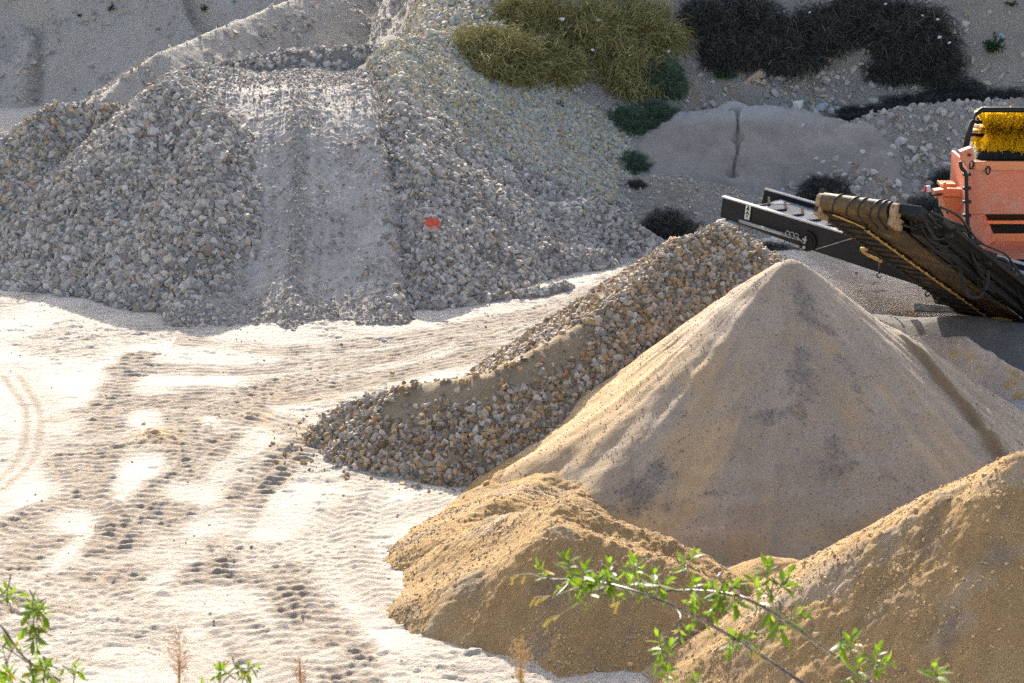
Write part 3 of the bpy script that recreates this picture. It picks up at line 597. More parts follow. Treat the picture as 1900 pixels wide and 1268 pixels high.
# ------------------------------------------------------------------ mesh builder for made things
class MB:
    def __init__(s): s.v = []; s.f = []
    def add(s, v, f):
        o = len(s.v); s.v += [tuple(float(c) for c in q) for q in v]; s.f += [tuple(i + o for i in q) for q in f]; return s
    def frame(s, O, u, w, n, a, b, c):         # box in the frame (O; u, w, n) spanning a, b, c
        O, u, w, n = (np.array(q, float) for q in (O, u, w, n))
        vs = [O + u * i + w * j + n * k for k in c for j in b for i in a]
        return s.add(vs, [(0, 2, 3, 1), (4, 5, 7, 6), (0, 1, 5, 4), (2, 6, 7, 3), (0, 4, 6, 2), (1, 3, 7, 5)])
    def box(s, x, y, z): return s.frame((0, 0, 0), (1, 0, 0), (0, 1, 0), (0, 0, 1), x, y, z)
    def prism(s, poly, ext):
        poly = [np.array(p, float) for p in poly]; e = np.array(ext, float); n = len(poly)
        return s.add(poly + [p + e for p in poly], [tuple(range(n))[::-1], tuple(range(n, 2 * n))] + [(i, (i + 1) % n, n + (i + 1) % n, n + i) for i in range(n)])
    def tube(s, pts, r, n=8, cap=True):
        pts = [np.array(p, float) for p in pts]; rs = r if hasattr(r, '__len__') else [r] * len(pts); rings = []
        for i, p in enumerate(pts):
            t = pts[min(i + 1, len(pts) - 1)] - pts[max(i - 1, 0)]; t /= (np.linalg.norm(t) or 1)
            up = np.array([0, 0, 1.0]) if abs(t[2]) < .9 else np.array([1.0, 0, 0]); a = np.cross(t, up); a /= np.linalg.norm(a); b = np.cross(t, a)
            rings.append([p + rs[i] * (math.cos(k * 2 * pi / n) * a + math.sin(k * 2 * pi / n) * b) for k in range(n)])
        v = [q for g in rings for q in g]; f = []
        for i in range(len(pts) - 1):
            for k in range(n): f.append((i * n + k, i * n + (k + 1) % n, (i + 1) * n + (k + 1) % n, (i + 1) * n + k))
        if cap: f += [tuple(range(n)), tuple(range((len(pts) - 1) * n, len(pts) * n))[::-1]]
        return s.add(v, f)
    def build(s, name, mat, parent=None, bevel=0, smooth=False, loc=None, attrs=None):
        me = bpy.data.meshes.new(name); off = np.array(parent['_w'] if parent is not None and '_w' in parent else (parent.location if parent is not None else (loc or (0, 0, 0))))
        v = np.array(s.v) - off; me.from_pydata(v.tolist(), [], s.f); me.materials.append(mat)
        for k, a in (attrs or {}).items():
            at = me.attributes.new(k, 'FLOAT', 'POINT'); at.data.foreach_set('value', np.asarray(a, np.float32))
        bm = bmesh.new(); bm.from_mesh(me); bmesh.ops.recalc_face_normals(bm, faces=bm.faces); bm.to_mesh(me); bm.free()
        if smooth:
            for p in me.polygons: p.use_smooth = True
        o = bpy.data.objects.new(name, me); C.objects.link(o)
        if parent is not None: o.parent = parent; o['_w'] = [float(q) for q in off]
        else: o.location = tuple(off); 
        if bevel:
            m = o.modifiers.new('bevel', 'BEVEL'); m.width = bevel; m.segments = 2; m.limit_method = 'ANGLE'
        return o
def curve(pts, n=24, sag=0):
    pts = np.array([np.array(p, float) for p in pts]); s = np.concatenate([[0], np.cumsum(np.linalg.norm(np.diff(pts, axis=0), axis=1))]); out = []
    k = len(pts)
    for t in np.linspace(0, k - 1, n):
        i = min(int(t), k - 2); u = t - i; p0, p1, p2, p3 = pts[max(i - 1, 0)], pts[i], pts[i + 1], pts[min(i + 2, k - 1)]
        out.append(.5 * ((2 * p1) + (-p0 + p2) * u + (2 * p0 - 5 * p1 + 4 * p2 - p3) * u * u + (-p0 + 3 * p1 - 3 * p2 + p3) * u ** 3))
    return out
def unit(v): v = np.array(v, float); return v / np.linalg.norm(v)

# ------------------------------------------------------------------ the screening machine
M['black'] = plain('black_paint', (.014, .014, .015), .5, wear=(.09, .075, .055), wear_s=3, spec=.3, lo=.6, hi=.75)
M['blackdirty'] = plain('dusty_black_steel', (.022, .020, .018), .65, wear=(.10, .075, .045), wear_s=5, lo=.5, hi=.66)
M['rimglint'] = plain('painted_rim_glint', (.50, .48, .45), .5, wear=(.2, .18, .16), wear_s=7, lo=.55, hi=.7)  # pale colour paints the sun's glint along the black flange tops
M['rubber'] = plain('belt_rubber', (.20, .21, .23), .4, wear=(.36, .36, .37), wear_s=4, bmp=(30, .004))  # blue-grey sheen of the reflected sky is mixed into the base
M['cleat'] = plain('rubber_cleat', (.02, .02, .022), .6)
M['beltbrown'] = plain('muddy_belt', (.06, .040, .020), .6, wear=(.17, .115, .045), wear_s=2.6, lo=.47, hi=.66, bmp=(26, .006))
M['sunochre'] = plain('ochre_and_painted_sun', (.62, .42, .14), .8, wear=(.36, .24, .1), wear_s=14, bmp=(40, .01))  # ochre that paints sunlight on the belt underside; the handle uses it too
M['rust'] = plain('rusty_dust', (.38, .27, .16), .8, wear=(.2, .12, .06), wear_s=18, bmp=(40, .01))
M['orange'] = plain('faded_orange_paint', (.74, .235, .13), .5, wear=(.66, .36, .26), wear_s=2.2, spec=.4, lo=.5, hi=.75)
M['orange2'] = plain('bright_orange_paint', (.80, .29, .12), .5, wear=(.60, .30, .18), wear_s=4, lo=.55, hi=.75)
M['steel'] = plain('bare_steel', (.42, .41, .39), .4, metal=.5, wear=(.25, .2, .15), wear_s=8)
M['whitepaint'] = plain('dirty_white_paint', (.66, .64, .60), .55, wear=(.42, .36, .28), wear_s=9)
M['pale'] = plain('pale_label', (.72, .70, .64), .6)
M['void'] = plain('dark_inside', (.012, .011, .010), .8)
M['yellowpart'] = plain('yellow_cast_part', (.70, .44, .04), .5)
M['red'] = plain('red_plastic', (.6, .04, .04), .3)
mc0 = (6.9, 28.6, .05)
mac = empty('screening_machine', mc0, 'orange and black mobile screening machine with two black conveyors and a yellow brush roller', 'machine')

# long black conveyor at the back, belt side up
A_ = P(1341, 366, 30.3); B_ = P(1716, 478, 28.0)
u = unit(B_ - A_); wv = unit([-u[1], u[0], 0]); wv = wv if wv[1] > 0 else -wv; n_ = np.cross(u, wv); n_ = n_ if n_[2] > 0 else -n_
L = np.linalg.norm(B_ - A_) + 1.2; W = .98
bc = MB().frame(A_, u, wv, n_, (0, .05), (.03, W - .03), (-.40, -.36)).build('conveyor', M['black'], mac)
setp(bc)
MB().prism([A_, A_ + u * L, A_ + u * L - n_ * .46, A_ + u * 1.6 - n_ * .40, A_ - n_ * .32], wv * .03).build('side_plate', M['black'], bc, .004)
MB().frame(A_, u, wv, n_, (0, L), (-.045, .05), (.001, .022)).build('plate_flange', M['rimglint'], bc, .004)
MB().prism([A_ + wv * W + u * .12, A_ + wv * W + u * L, A_ + wv * W + u * L - n_ * .4, A_ + wv * W + u * .1 - n_ * .3], wv * .03).build('side_plate', M['black'], bc, .004)
MB().frame(A_ + wv * W, u, wv, n_, (.12, L), (-.02, .07), (.001, .022)).build('plate_flange', M['rimglint'], bc, .004)
MB().frame(A_, u, wv, n_, (.45, L), (.05, W - .02), (-.095, -.07)).build('belt', M['rubber'], bc)
for k in range(16):
    mb = MB(); a0 = .55 + k * .31
    if a0 > L - .3: break
    for sgn in (-1, 1):
        p0 = A_ + u * (a0) + wv * (W / 2) - n_ * .07; p1 = p0 - u * .24 + wv * sgn * .34 if sgn > 0 else p0 - u * .10 + wv * sgn * .36
        d = unit(p1 - p0); e = np.cross(d, n_); ln = np.linalg.norm(p1 - p0)
        mb.frame(p0, d, e, n_, (0, ln), (-.016, .016), (.001, .028))
    mb.frame(A_ + u * a0 + wv * .16 - n_ * .07, u, wv, n_, (-.02, .16), (-.014, .014), (.001, .03))
    mb.build('chevron_cleat', M['cleat'], bc)
mb = MB(); dr = A_ + u * .36 - n_ * .25
mb.tube([dr + wv * .06, dr + wv * (W - .04)], .085, 20); mb.build('head_drum', M['rubber'], bc, smooth=False)
mb = MB()
mb.prism([A_ + u * (.47 + .03 * math.sin(q * 2.3)) + wv * q - n_ * .068 for q in np.linspace(.12, .9, 9)] + [A_ + u * (.62 + .09 * math.sin(q * 9)) + wv * q - n_ * .068 for q in np.linspace(.86, .15, 9)], n_ * .006)
mb.build('stuck_dust', M['whitepaint'], bc)
mb = MB().tube([P(1372, 410, 30.0), P(1462, 438, 29.4)], .028, 10); mb.build('hydraulic_rod', M['steel'], bc, smooth=True)
MB().frame(A_ - n_ * .37, u, wv, n_, (.01, .30), (-.06, -.005), (-.10, .02)).build('bearing_block', M['whitepaint'], bc, .01)
MB().frame(A_ - n_ * .36, u, wv, n_, (.31, .40), (-.07, -.005), (-.07, .02)).build('end_bracket', M['steel'], bc, .006)
dec = MB().frame(P(1388, 393, 29.97), u, wv, n_, (-.045, .045), (-.012, -.004), (-.125, .125)).build('warning_label', M['pale'], bc)
mb = MB(); D = P(1388, 393, 29.97) - wv * .0145
def dq(a0, a1, c0, c1): mb.frame(D, u, wv, n_, (a0, a1), (-.002, .0), (c0, c1))
mb.prism([D + u * x_ + n_ * y_ for x_, y_ in ((-.03, .03), (.03, .03), (0, .10))], -wv * .002)
dq(-.035, .035, .016, .022); dq(-.02, .02, -.03, .0); dq(-.028, -.012, -.05, -.03); dq(.012, .028, -.05, -.03); dq(-.005, .005, -.105, -.06)
mb.prism([D + u * x_ + n_ * y_ for x_, y_ in ((-.022, -.075), (.022, -.075), (0, -.05))], -wv * .002)
mb.build('warning_symbols', M['cleat'], bc)
pc = P(1501, 447, 29.3); mb = MB()
mb.tube([pc - wv * .07, pc - wv * .02], .155, 28); wh = mb.build('pulley', M['black'], bc, .008)
MB().tube([pc - wv * .09, pc - wv * .071], .12, 28).build('pulley_face', M['void'], bc)
mb = MB(); mb.frame(pc - wv * .11, u, wv, n_, (-.045, .03), (-.02, .015), (.02, .05)); mb.frame(pc - wv * .11, u, wv, n_, (-.012, .012), (-.015, .015), (-.03, .09)); mb.build('pulley_bracket', M['steel'], bc, .004)
MB().tube([pc - wv * .125 - n_ * .085, pc - wv * .09 - n_ * .085], .025, 12).build('pulley_bolt', M['steel'], bc)
mb = MB(); rp = pc
for k in range(7):
    c = P(1461 + k * 4.2, 434 + (k % 2) * 4 + k * 1.2, 29.35); t = k * 1.3
    mb.tube([c + np.array([math.cos(q) * .032, 0, math.sin(q) * .045]) if k % 2 == 0 else c + np.array([math.cos(q) * .03, math.sin(q) * .03, .2 * math.sin(q) * .04]) for q in np.linspace(0, 2 * pi, 13)], .009, 6, False)
mb.build('chain', M['steel'], bc, smooth=True)
mb = MB(); mb.tube([P(1514, 463, 29.15), P(1600, 437, 28.55)], .009, 6); mb.tube([P(1478, 440, 29.3), P(1492, 452, 29.25)], .012, 6); mb.build('cable', M['steel'], bc)
lb0 = P(1500, 452, 29.25); lb1 = P(1790, 527, 27.85); lu = unit(lb1 - lb0); lw = unit([-lu[1], lu[0], 0]); lw = lw if lw[1] > 0 else -lw; ln_ = np.cross(lu, lw); ln_ = ln_ if ln_[2] > 0 else -ln_
MB().prism([lb0, lb0 + lu * 3.2, lb0 + lu * 3.2 - ln_ * .15, lb0 + lu * .3 - ln_ * .06], lw * .10).build('lower_beam', M['blackdirty'], bc, .006)
MB().prism([lb0 + lu * .5 + ln_ * .25 , lb0 + lu * 3.2 + ln_ * .25, lb0 + lu * 3.2, lb0 + lu * .3], lw * .05).build('beam_web', M['black'], bc)
for (x_, y_, l_) in ((1632, 492, .22), (1690, 500, .18), (1722, 528, .2), (1601, 452, .14)):
    mb = MB(); c = P(x_, y_, 27.75); mb.tube([c + np.array([0, 0, .06]), c, c - np.array([0, 0, l_ * .55])], .014, 6); q0 = c - np.array([0, 0, l_ * .55 + .03])
    mb.tube([q0 + np.array([.035 * math.cos(t), 0, .035 * math.sin(t)]) for t in np.linspace(pi / 2, 2 * pi, 9)], .011, 6)
    mb.build('hook', M['blackdirty'], bc, smooth=True)
gb = P(1658, 485, 27.7); MB().box((gb[0] - .05, gb[0] + .05), (gb[1] - .05, gb[1] + .05), (gb[2] - .05, gb[2] + .05)).tube([gb + np.array([.02, -.09, 0]), gb + np.array([.02, -.05, 0])], .03, 12).build('gear_motor', M['yellowpart'], bc, .012)

# steep conveyor whose underside faces us
E1 = P(1529, 379, 24.45); E2 = P(1652, 386, 23.9); Hc = (E1 + E2) / 2; T_ = P(1862, 583, 27.9)
u = unit(T_ - Hc); wv = unit([(E2 - E1)[0], (E2 - E1)[1], 0]); wv = unit(wv - u * (wv @ u)); n_ = np.cross(u, wv); n_ = n_ if n_[2] > 0 else -n_
L = np.linalg.norm(T_ - Hc); hw = .46; r0 = .112
prof = [(L, -r0)] + [(a, -r0) for a in np.linspace(L - .2, 0, 24)] + [(-r0 * math.sin(t), -r0 * math.cos(t)) for t in np.linspace(0, pi, 14)[1:]] + [(a, r0) for a in np.linspace(.2, L, 10)]
v = []; f = []
for i, (a, c) in enumerate(prof):
    for b in np.linspace(-hw, hw, 9): v.append(Hc + u * a + wv * b + n_ * (c - .012 * math.sin(a * 9) * (c < 0) * (1 - (b / hw) ** 2)))
for i in range(len(prof) - 1):
    for k in range(8): f.append((i * 9 + k, i * 9 + k + 1, (i + 1) * 9 + k + 1, (i + 1) * 9 + k))
mb = MB(); mb.add(v, f); sc2 = mb.build('conveyor', M['beltbrown'], mac, smooth=True)
mb = MB(); mb.tube([Hc - wv * (hw - .01), Hc + wv * (hw - .01)], r0 - .006, 24); mb.build('head_drum', M['blackdirty'], sc2)
for k, b in enumerate((-.30, -.12, .05, .2, .33)):
    q = [Hc + u * (-(r0 + .007) * math.sin(t)) + wv * (b + .05 * t * (1 if k % 2 else .6)) + n_ * (-(r0 + .007) * math.cos(t)) for t in np.linspace(-.0, pi, 14)]
    q = [Hc + u * .55 + wv * (b - .12) - n_ * (r0 + .007), Hc + u * .22 + wv * (b - .05) - n_ * (r0 + .007)] + q
    MB().tube(q, .009, 6).build('belt_cleat', M['cleat'], sc2, smooth=True)
mb = MB()
def strip(a0, a1, b0, b1, th=.006, c=None):
    c = -(r0 + .03) if c is None else c
    mb.frame(Hc, u, wv, n_, (a0, a1), (b0, b1), (c - th, c))
q = [Hc + u * a + wv * b - n_ * (r0 + .014) for a, b in ((.02, -.47), (L, -.47), (L, -.10), (.9, -.10), (.45, -.17), (.2, -.27), (.02, -.33))]
mb.prism(q, -n_ * .012); mb.build('guard_plate', M['blackdirty'], sc2)
mb = MB(); k = 0; a0 = .62  # yellow dashes paint the sunlight that falls on the belt between cleats
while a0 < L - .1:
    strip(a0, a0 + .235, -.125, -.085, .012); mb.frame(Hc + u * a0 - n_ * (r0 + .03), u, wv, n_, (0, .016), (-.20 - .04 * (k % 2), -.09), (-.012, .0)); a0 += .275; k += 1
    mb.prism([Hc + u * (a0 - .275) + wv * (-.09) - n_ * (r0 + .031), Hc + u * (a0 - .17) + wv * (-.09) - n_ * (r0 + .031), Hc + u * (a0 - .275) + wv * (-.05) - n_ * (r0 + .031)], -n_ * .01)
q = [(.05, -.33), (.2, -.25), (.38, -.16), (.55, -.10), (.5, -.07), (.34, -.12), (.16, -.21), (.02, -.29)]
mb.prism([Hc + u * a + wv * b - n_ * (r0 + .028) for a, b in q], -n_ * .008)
mb.build('painted_sun_dashes', M['sunochre'], sc2)
mb = MB(); a0 = .34
while a0 < L: mb.frame(Hc - n_ * (r0 + .027), u, wv, n_, (a0, a0 + .022), (-.47, -.14), (-.022, 0)); a0 += .275
mb.build('guard_rib', M['blackdirty'], sc2)
mb = MB(); mb.frame(Hc, u, wv, n_, (-.05, L), (-.54, -.475), (-r0 - .05, -r0 + .06)); mb.frame(Hc, u, wv, n_, (.0, L), (-.56, -.50), (-r0 + .07, r0 + .05)); mb.build('side_rail', M['blackdirty'], sc2, .006)
for k in range(34): MB().frame(Hc + u * (.1 + k * .15), u, wv, n_, (0, .02), (-.545, -.47), (-r0 - .062, -r0 - .05)).build('rail_bolt', M['blackdirty'], sc2)
mb = MB(); mb.frame(Hc, u, wv, n_, (.12, L), (.40, .50), (-r0 - .05, -r0 - .015)); mb.build('side_rail', M['beltbrown'], sc2, .004)
for b in (-.5, .52):
    mb = MB(); mb.tube([Hc + wv * (b - .03), Hc + wv * (b + .05)], .10, 16); mb.frame(Hc + wv * b, u, wv, n_, (-.05, .22), (-.035, .05), (-.19, -.06)); mb.build('drum_bearing', M['rust'], sc2, .008)
mb = MB(); mb.frame(Hc, u, wv, n_, (-.02, .42), (.58, .86), (-.02, .10)); mb.build('motor_mount', M['black'], sc2, .01)
mb = MB(); mb.frame(Hc, u, wv, n_, (.3, L + .6), (.72, .80), (-.05, .12)); mb.frame(Hc, u, wv, n_, (.35, L + .6), (.96, 1.01), (.02, .09))
for k in range(9): mb.frame(Hc + u * (.6 + k * .55), unit(u * .35 + wv * .3), wv, n_, (0, .46), (.72, .77), (.08, .13))
mb.frame(Hc, u, wv, n_, (.5, L + .6), (.55, .70), (-.14, -.02)); tr = mb.build('side_truss', M['black'], sc2, .006)
mb = MB(); mb.frame(Hc, u, wv, n_, (.7, L + .6), (.52, 1.05), (.02, .06)); mb.build('inner_panel', M['void'], sc2)
rr = random.Random(3)
for j in range(7):
    mb = MB(); b = .60 + .07 * j; pts = []
    for i in range(13):
        a = .15 + (L + .3) * i / 12; sg = .10 * math.sin(i * 1.7 + j) - .05 * (i % 3 == 1); pts.append(Hc + u * a + wv * (b + .03 * math.sin(i * 2.1 + j * 2)) + n_ * (-.12 + .05 * j + sg * (1 if j < 4 else .5)))
    mb.tube(curve(pts, 60), .016 + .004 * (j % 2), 7); mb.build('hydraulic_hose', M['cleat'], sc2, smooth=True)
pts = [Hc + u * a + wv * b + n_ * c for a, b, c in ((1.5, .62, .02), (2.0, .60, -.10), (2.35, .57, -.28), (2.5, .62, -.38), (2.62, .72, -.34), (2.6, .78, -.15), (2.45, .8, .0))]
MB().tube(curve(pts, 30), .032, 8).build('hydraulic_hose', M['cleat'], sc2, smooth=True); pts = [Hc + u * a + wv * b + n_ * c for a, b, c in ((.3, .6, .02), (.55, .56, -.09), (.75, .6, -.12), (1.0, .68, .0), (1.5, .66, -.04))]
MB().tube(curve(pts, 30), .026, 8).build('hydraulic_hose', M['cleat'], sc2, smooth=True)
for k in range(16): MB().frame(Hc + u * (.5 + k * .3 + rr.uniform(-.08, .08)) + wv * rr.uniform(.58, .95) + n_ * rr.uniform(-.12, .14), u, wv, n_, (0, rr.uniform(.05, .12)), (0, rr.uniform(.05, .1)), (0, rr.uniform(.05, .1))).build('hose_clamp', M['blackdirty'], sc2, .006)
for q0, q1, r_ in ((Hc + u * .75 + wv * .66 + n_ * .10, Hc + u * 1.5 + wv * .84 + n_ * .16, .02), (Hc + u * 1.15 + wv * .86 + n_ * .22, Hc + u * 1.5 + wv * .90 + n_ * .20, .022)):
    MB().tube([q0, q1], r_, 8).build('hydraulic_rod', M['steel'], sc2, smooth=True)
mb = MB(); mb.tube(curve([Hc + u * 1.55 - wv * .5 - n_ * .18, Hc + u * 1.62 - wv * .62 - n_ * .16, Hc + u * 1.85 - wv * .66 - n_ * .17, Hc + u * 2.15 - wv * .55 - n_ * .18], 16), .02, 7); mb.build('bent_handle', M['sunochre'], sc2, smooth=True)
mb = MB(); mb.frame(Hc, u, wv, n_, (L - .35, L + .35), (-.55, .25), (-.30, -.17)); mb.build('tail_guard', M['orange2'], sc2, .008)
mb = MB(); mb.prism([P(1838, 590, 27.6), P(1893, 586, 27.5), P(1868, 603, 27.5)], (0, .08, 0)); mb.build('tail_scraper', M['yellowpart'], sc2, .006)

# orange hopper box, brush roller, frame and chassis
YF = 29.2
def X_(px, py=300, Y=YF): return P(px, py, Y)[0]
def Z_(py, Y=YF): return P(1850, py, Y)[2]
xr = X_(2060)
mb = MB(); zt, zb = Z_(312), Z_(482); h0, h1 = Z_(398), Z_(470); xw = X_(1830)
mb.box((X_(1806), xr), (YF, YF + .06), (h0, zt)); mb.box((X_(1806), xw), (YF, YF + .06), (zb, h0 - .002)); mb.box((xw + .001, xr), (YF, YF + .06), (zb, h1))
mb.box((xr - .06, xr), (YF + .062, YF + 1.5), (zb, zt)); mb.box((X_(1806), X_(1806) + .05), (YF + .062, YF + 1.5), (zb, zt))
hop = mb.build('hopper_box', M['orange'], mac, .008)
mb = MB(); mb.prism([(xw, YF + .02, h0), (xw, YF + .02, h1 - .02), (xw + .30, YF + .34, h1 + .14), (xw + .12, YF + .34, h0 - .08)], (0, .02, 0)); mb.build('recess_side', M['orange'], hop)
mb = MB(); mb.box((xw + .01, xr), (YF + .40, YF + .44), (h1, h0 + .05)); mb.build('recess_back', M['void'], hop)
mb = MB(); mb.box((xw + .10, xr), (YF + .30, YF + .36), (Z_(424), Z_(418))); mb.prism([(xw + .22, YF + .34, Z_(443)), (xr, YF + .34, Z_(443)), (xr, YF + .36, Z_(470)), (xw + .30, YF + .36, Z_(470))], (0, .02, 0)); mb.build('recess_bar', M['orange2'], hop, .004)
mb = MB(); mb.prism([(xw, YF - .02, h1 - .001), (xr, YF - .02, h1 - .001), (xr, YF + .32, h1 + .10), (xw + .26, YF + .32, h1 + .10)], (0, 0, -.02)); mb.build('recess_ledge', M['orange'], hop)
mb = MB(); mb.box((X_(1806) + .02, xr), (YF - .05, YF - .002), (Z_(315), Z_(299))); mb.build('top_flange', M['orange2'], hop, .006)
mb = MB(); mb.box((X_(1795), X_(1805)), (YF - .06, YF + .05), (Z_(480), Z_(300))); mb.build('corner_post', M['orange'], hop, .006)
for px in (1801, 1832): MB().tube([np.array([X_(px) + .03 * math.cos(t), YF - .075, Z_(305 if px < 1810 else 315) + .06 * math.sin(t)]) for t in np.linspace(0, 2 * pi, 13)], .013, 7, False).build('lifting_eye', M['blackdirty'], hop, smooth=True)
mb = MB(); mb.prism([(X_(1778), YF - .08, Z_(280)), (X_(1799), YF - .08, Z_(272)), (X_(1806), YF - .08, Z_(292)), (X_(1800), YF - .08, Z_(310)), (X_(1794), YF - .08, Z_(310)), (X_(1783), YF - .08, Z_(296))], (0, .14, 0)); mb.build('corner_bracket', M['orange'], hop, .006)
MB().tube([(X_(1795), YF - .10, Z_(286)), (X_(1795), YF - .07, Z_(286))], .025, 10).build('bracket_bolt', M['blackdirty'], hop)
mb = MB(); cpts = [P(1782, 300, YF - .12), P(1784, 312, YF - .12), P(1792, 322, YF - .12), P(1793, 345, YF - .12), P(1794, 385, YF - .12), P(1796, 420, YF - .12), P(1798, 446, YF - .12)]
mb.tube(curve(cpts, 24), .028, 8); mb.build('power_cable', M['cleat'], hop, smooth=True)
for py in (324, 350, 375, 400, 425): c = P(1794, py, YF - .12); MB().box((c[0] - .06, c[0] + .06), (c[1] - .03, c[1] + .05), (c[2] - .02, c[2] + .02)).build('cable_clamp', M['cleat'], hop, .006)
# smaller hopper behind
YB = 29.9
mb = MB(); mb.prism([P(1751, 366, YB), P(1797, 366, YB), P(1797, 450, YB), P(1775, 435, YB), P(1766, 418, YB), P(1754, 392, YB)], (0, .5, 0)); h2 = mb.build('side_hopper', M['orange2'], mac, .006)
c0, c1 = P(1734, 365, YB - .05), P(1800, 352, YB - .05)
mb = MB(); mb.prism([P(1734, 354, YB - .05), P(1762, 350, YB - .05), P(1800, 352, YB - .05), P(1800, 366, YB - .05), P(1750, 365, YB - .05), P(1735, 368, YB - .05)], (0, .18, 0)); mb.build('hopper_rim', M['orange2'], h2, .006)
mb = MB(); mb.prism([P(1749, 348, YB), P(1751, 340, YB), P(1755, 337, YB), P(1757, 348, YB)], (0, .05, 0)); mb.box((P(1748, 350, YB)[0], P(1776, 350, YB)[0]), (YB + .1, YB + .4), (P(1750, 350, YB)[2], P(1750, 344, YB)[2])); mb.build('rim_tab', M['orange2'], h2, .004)
for px in (1757, 1770, 1785): c = P(px, 395, YB - .005); MB().tube([c, c - np.array([0, .015, 0])], .014, 8).build('rim_bolt', M['cleat'], h2)
lp = P(1722, 351, YB - .1); mb = MB(); mb.tube([lp - np.array([.03, 0, .0]), lp + np.array([.03, 0, 0])], .055, 16); lamp = mb.build('marker_lamp', M['pale'], h2, .01, smooth=False)
MB().tube([lp - np.array([.06, 0, 0]), lp - np.array([.031, 0, 0])], .045, 14).build('lamp_lens', M['red'], h2)
MB().tube([lp + np.array([.02, 0, -.05]), lp + np.array([.05, 0, -.10]), lp + np.array([.22, 0, -.08])], .018, 8).build('lamp_arm', M['cleat'], h2)
# frame and brush
mb = MB(); FYa, FYb = YF + .25, YF + .95
for Yq, sh in ((FYa, 0), (FYb, 0)):
    pts = [P(1792, 276, Yq), P(1796, 252, Yq), P(1804, 226, Yq), P(1812, 210, Yq), P(1822, 204, Yq), P(2060, 204, Yq)] if Yq == FYa else [P(1808, 280, Yq), P(1812, 236, Yq), P(1822, 204, Yq)]
    mb.tube(pts, .042, 10)
for (a, b) in (((1803, 226, FYa), (1835, 228, FYa + .3)), ((1797, 249, FYa), (1830, 252, FYa + .3)), ((1812, 209, FYa), (1830, 200, FYb))): mb.tube([P(*a), P(*b)], .028, 8)
mb.build('brush_frame', M['black'], mac, smooth=True)
mb = MB(); mb.prism([P(1822, 281, YF + .30), P(2060, 281, YF + .30), P(2060, 300, YF + .28), P(1806, 300, YF + .28)], (0, .9, 0)); mb.build('dark_cover', M['void'], mac)
MB().box((X_(1806), xr), (YF + .07, YF + .30), (Z_(306), Z_(302))).build('cover_edge', M['black'], mac)
bY = YF + .42; bc0 = P(1826, 241, bY); bl = xr - bc0[0]; rng = np.random.default_rng(8); nb = 26000
t = rng.random(nb) * 2 * pi; x = bc0[0] + rng.random(nb) ** 1.0 * bl; rad = .285 + .025 * rng.normal(size=nb).clip(-1.5, 1.5) 
tuft = np.floor((x - bc0[0]) / .045 + t * 2.2); sp = (np.sin(tuft * 12.99) * 43758.5) % 1 - .5
rd = np.stack([np.zeros(nb), np.cos(t), np.sin(t)], 1); tn = np.stack([np.zeros(nb), -np.sin(t), np.cos(t)], 1)
base = np.stack([x, np.full(nb, bc0[1]), np.full(nb, bc0[2])], 1) + rd * .10
edge = np.clip(1 - (x - bc0[0]) / .12, 0, 1)
tip = base + rd * (rad - .10)[:, None] + tn * (sp * .20 + rng.normal(size=nb) * .04)[:, None]; tip[:, 0] += rng.normal(size=nb) * .03 + sp * .12 - .06 * edge
tip[:, 2] -= .015
wd = unit([1, 0, 0]) * .008
v = np.stack([base - wd, base + wd, tip + wd * .8 + tn * .003, tip - wd * .8 - tn * .003], 1).reshape(-1, 3); f = np.arange(nb * 4).reshape(-1, 4)
m_, nn_, bb_ = new_mat('yellow_bristles', .55); nn_.links.new(ramp(nn_, [(0, (.30, .17, .006)), (.5, (.80, .50, .010)), (1, (.92, .68, .03))], attr(nn_, 'tint')), bb_.inputs['Base Color']); tr_ = nd(nn_, 'ShaderNodeBsdfTranslucent'); tr_.inputs[0].default_value = (.95, .66, .03, 1); mx_ = nd(nn_, 'ShaderNodeMixShader'); mx_.inputs[0].default_value = .4; nn_.links.new(bb_.outputs[0], mx_.inputs[1]); nn_.links.new(tr_.outputs[0], mx_.inputs[2]); nn_.links.new(mx_.outputs[0], nn_.nodes['Material Output'].inputs[0])
cl = rng.random(nb) * .35; tt = np.stack([.25 + cl * .5, .25 + cl * .5, .62 + cl, .62 + cl], 1).ravel()
br = np_mesh('brush_roller', v, f, m_, parent=mac, smooth=False, attrs={'tint': tt}); br['_w'] = [float(q) for q in mc0]
M['bristlecore'] = plain('bristle_core', (.30, .17, .006), .8)
MB().tube([bc0 + np.array([.03, 0, 0]), bc0 + np.array([bl, 0, 0])], .13, 18).build('brush_core', M['bristlecore'], br)
# chassis, drawbar, foot
mb = MB(); mb.box((X_(1840, 500), xr), (YF + .1, YF + 1.6), (.55, Z_(483))); mb.box((X_(1800, 540), xr), (YF - .6, YF + 1.3), (.32, .62)); mb.build('chassis', M['blackdirty'], mac, .01)
mb = MB()
for yy in (YF - .5, YF + 1.0):
    mb = MB(); x0 = X_(1925); x1 = xr + .8
    mb.prism([(x0, yy, .20), (x0 + .12, yy, .04), (x1 - .12, yy, .04), (x1, yy, .20), (x1, yy, .38), (x1 - .12, yy, .52), (x0 + .12, yy, .52), (x0, yy, .38)], (0, .35, 0)); mb.build('crawler_track', M['cleat'], mac, .02)
d0 = P(1696, 562, 28.75); d1 = P(1786, 571, 28.6)
mb = MB(); q = unit(d1 - d0); wq = unit([-q[1], q[0], 0]); mb.frame(d0, q, wq, (0, 0, 1), (0, np.linalg.norm(d1 - d0)), (-.03, .05), (-.10, .0)); mb.build('drawbar_plate', M['whitepaint'], mac, .006)
c = P(1790, 578, 28.5); mb = MB(); mb.box((c[0] - .09, c[0] + .14), (c[1], c[1] + .2), (.0, c[2] + .12)); mb.build('jack_foot', M['orange'], mac, .01)
